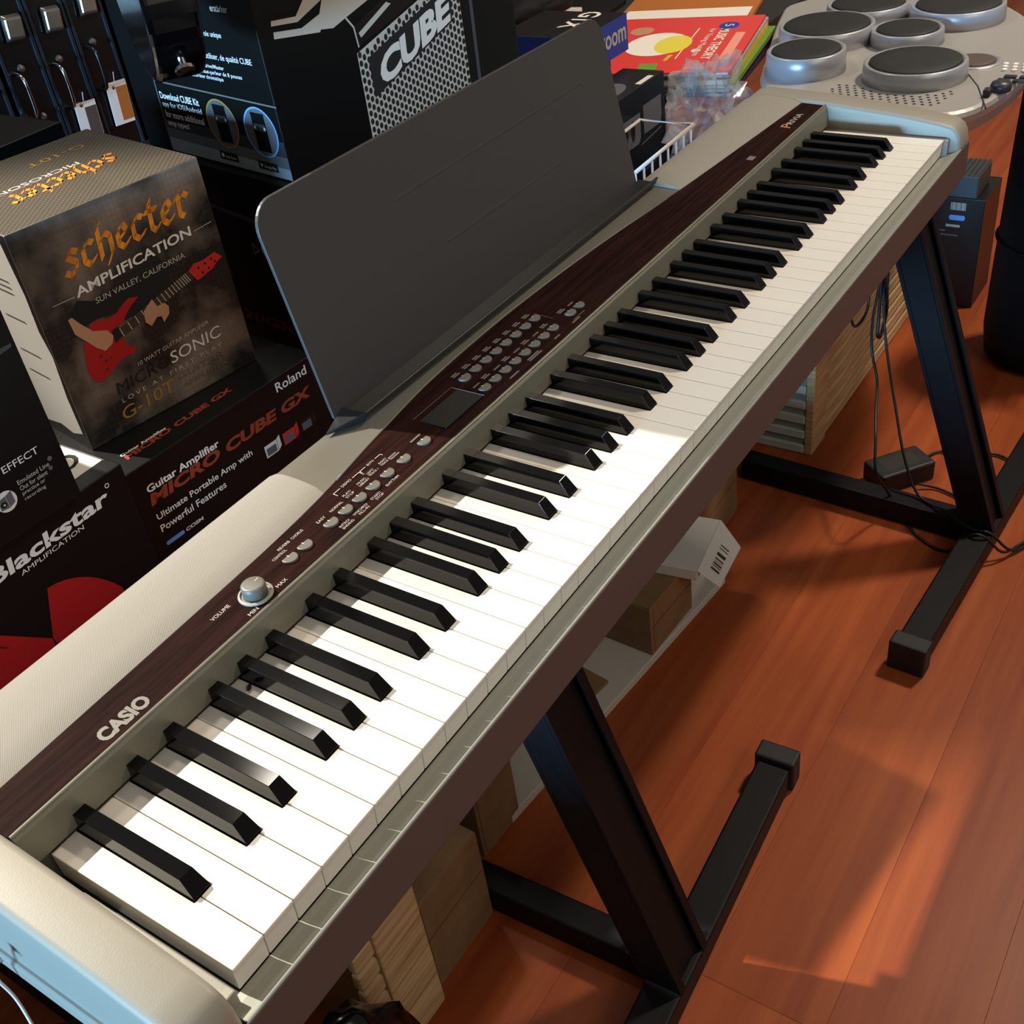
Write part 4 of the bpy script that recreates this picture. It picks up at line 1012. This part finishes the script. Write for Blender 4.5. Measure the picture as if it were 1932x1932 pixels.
def hang_tag(label, x, z_, m_):
    t = thing('hang_tag', label, 'tag', (x, CY - 5.5, z_)); t.rotation_euler = (0, R(4), 0)
    build('card', MB().box(0, 46, 0, 1.2, 0, 76), 'paper_white', t)
    build('printed_half', MB().box(20, 45, -0.5, -0.2, 6, 66), m_, t)
    build('string', MB().tube([(22, 1, 75), (26, 2.4, 92)], 0.8, 5), 'wire_white', t)
hang_tag('white hang tag with a brown half on the third guitar case', 1090, 508, 'front_brown')
hang_tag('white hang tag with an orange picture on the fourth guitar case', 1168, 520, 'tag_orange')
# parcel with a red and white packet behind the gothic lettered box
pc, F, L, T = carton('plain_carton', 'plain black carton behind the gothic lettered amplifier box', 'box', (412, 800, 0), 0, 190, 150, 772, 'black_card')
pk = tag(blob('paper_packet', (478, 835, 792), (26, 20, 18), 'paper_white', 2.2, 0.5, 3), 'crumpled red and white paper packet behind the gothic lettered box', 'packet')
pr = build('red_print', MB().lathe([(13, 0), (11, 3), (0, 5)], (0, 0, 0), 9), 'red_print', pk, loc=(-16, -14, 0), rot=(R(70), 0, R(-30)))

gt = thing('electric_guitar', 'glossy black electric guitar hanging above the gothic lettered box', 'guitar', (508, 470, 872), 57)
prof = [(-40, 2), (-78, 22), (-108, 62), (-120, 112), (-112, 160), (-92, 200), (-84, 232), (-96, 280), (-112, 330), (-96, 356), (-62, 330), (-30, 300), (0, 292), (30, 300), (58, 322), (84, 338), (100, 318), (90, 276), (82, 236), (92, 200), (112, 160), (120, 112), (108, 62), (78, 22), (40, 2), (0, -1)]
pr2 = [(p.x, p.y) for p in spline([Vector((a, b, 0)) for a, b in prof], 4, True)]
build('body', MB().hexa([(x, -21, z_) for x, z_ in pr2], [(x, 21, z_) for x, z_ in pr2]), 'gloss_black', gt, bevel=5, segs=3)
build('neck', MB().box(-27, 27, -20, 4, 290, 900), 'front_brown', gt, bevel=6, segs=2)
build('headstock', MB().hexa([(-26, -14, 900), (26, -14, 900), (42, -14, 1080), (-30, -14, 1060)], [(-26, 0, 900), (26, 0, 900), (42, 0, 1080), (-30, 0, 1060)]), 'gloss_black', gt, bevel=3)
build('strap_button', MB().lathe([(4, 0), (4, 6), (8, 8), (8, 11), (0, 12)], (0, 0, 0), 16), 'chrome', gt, loc=(-82, 0, 26), rot=(R(180), R(40), 0), smooth=False)
build('bridge', MB().box(-40, 40, 20, 30, 105, 122), 'chrome', gt, bevel=2)
hg = thing('guitar_hanger', 'thin black ceiling rod with a yoke holding the hanging guitar', 'hanger', (508, 470, 1766), 57)
build('rod', MB().tube([(0, 20, 180), (0, 20, 860)], 8, 10), 'stand_black', hg, smooth=True)
build('yoke', MB().tube(spline([(-34, -30, 0), (-36, 6, -4), (0, 14, 10), (36, 6, -4), (34, -30, 0)], 6), 6, 8), 'stand_black', hg, smooth=True)
build('yoke_stem', MB().tube([(0, 14, 10), (0, 20, 185)], 7, 8), 'stand_black', hg, smooth=True)
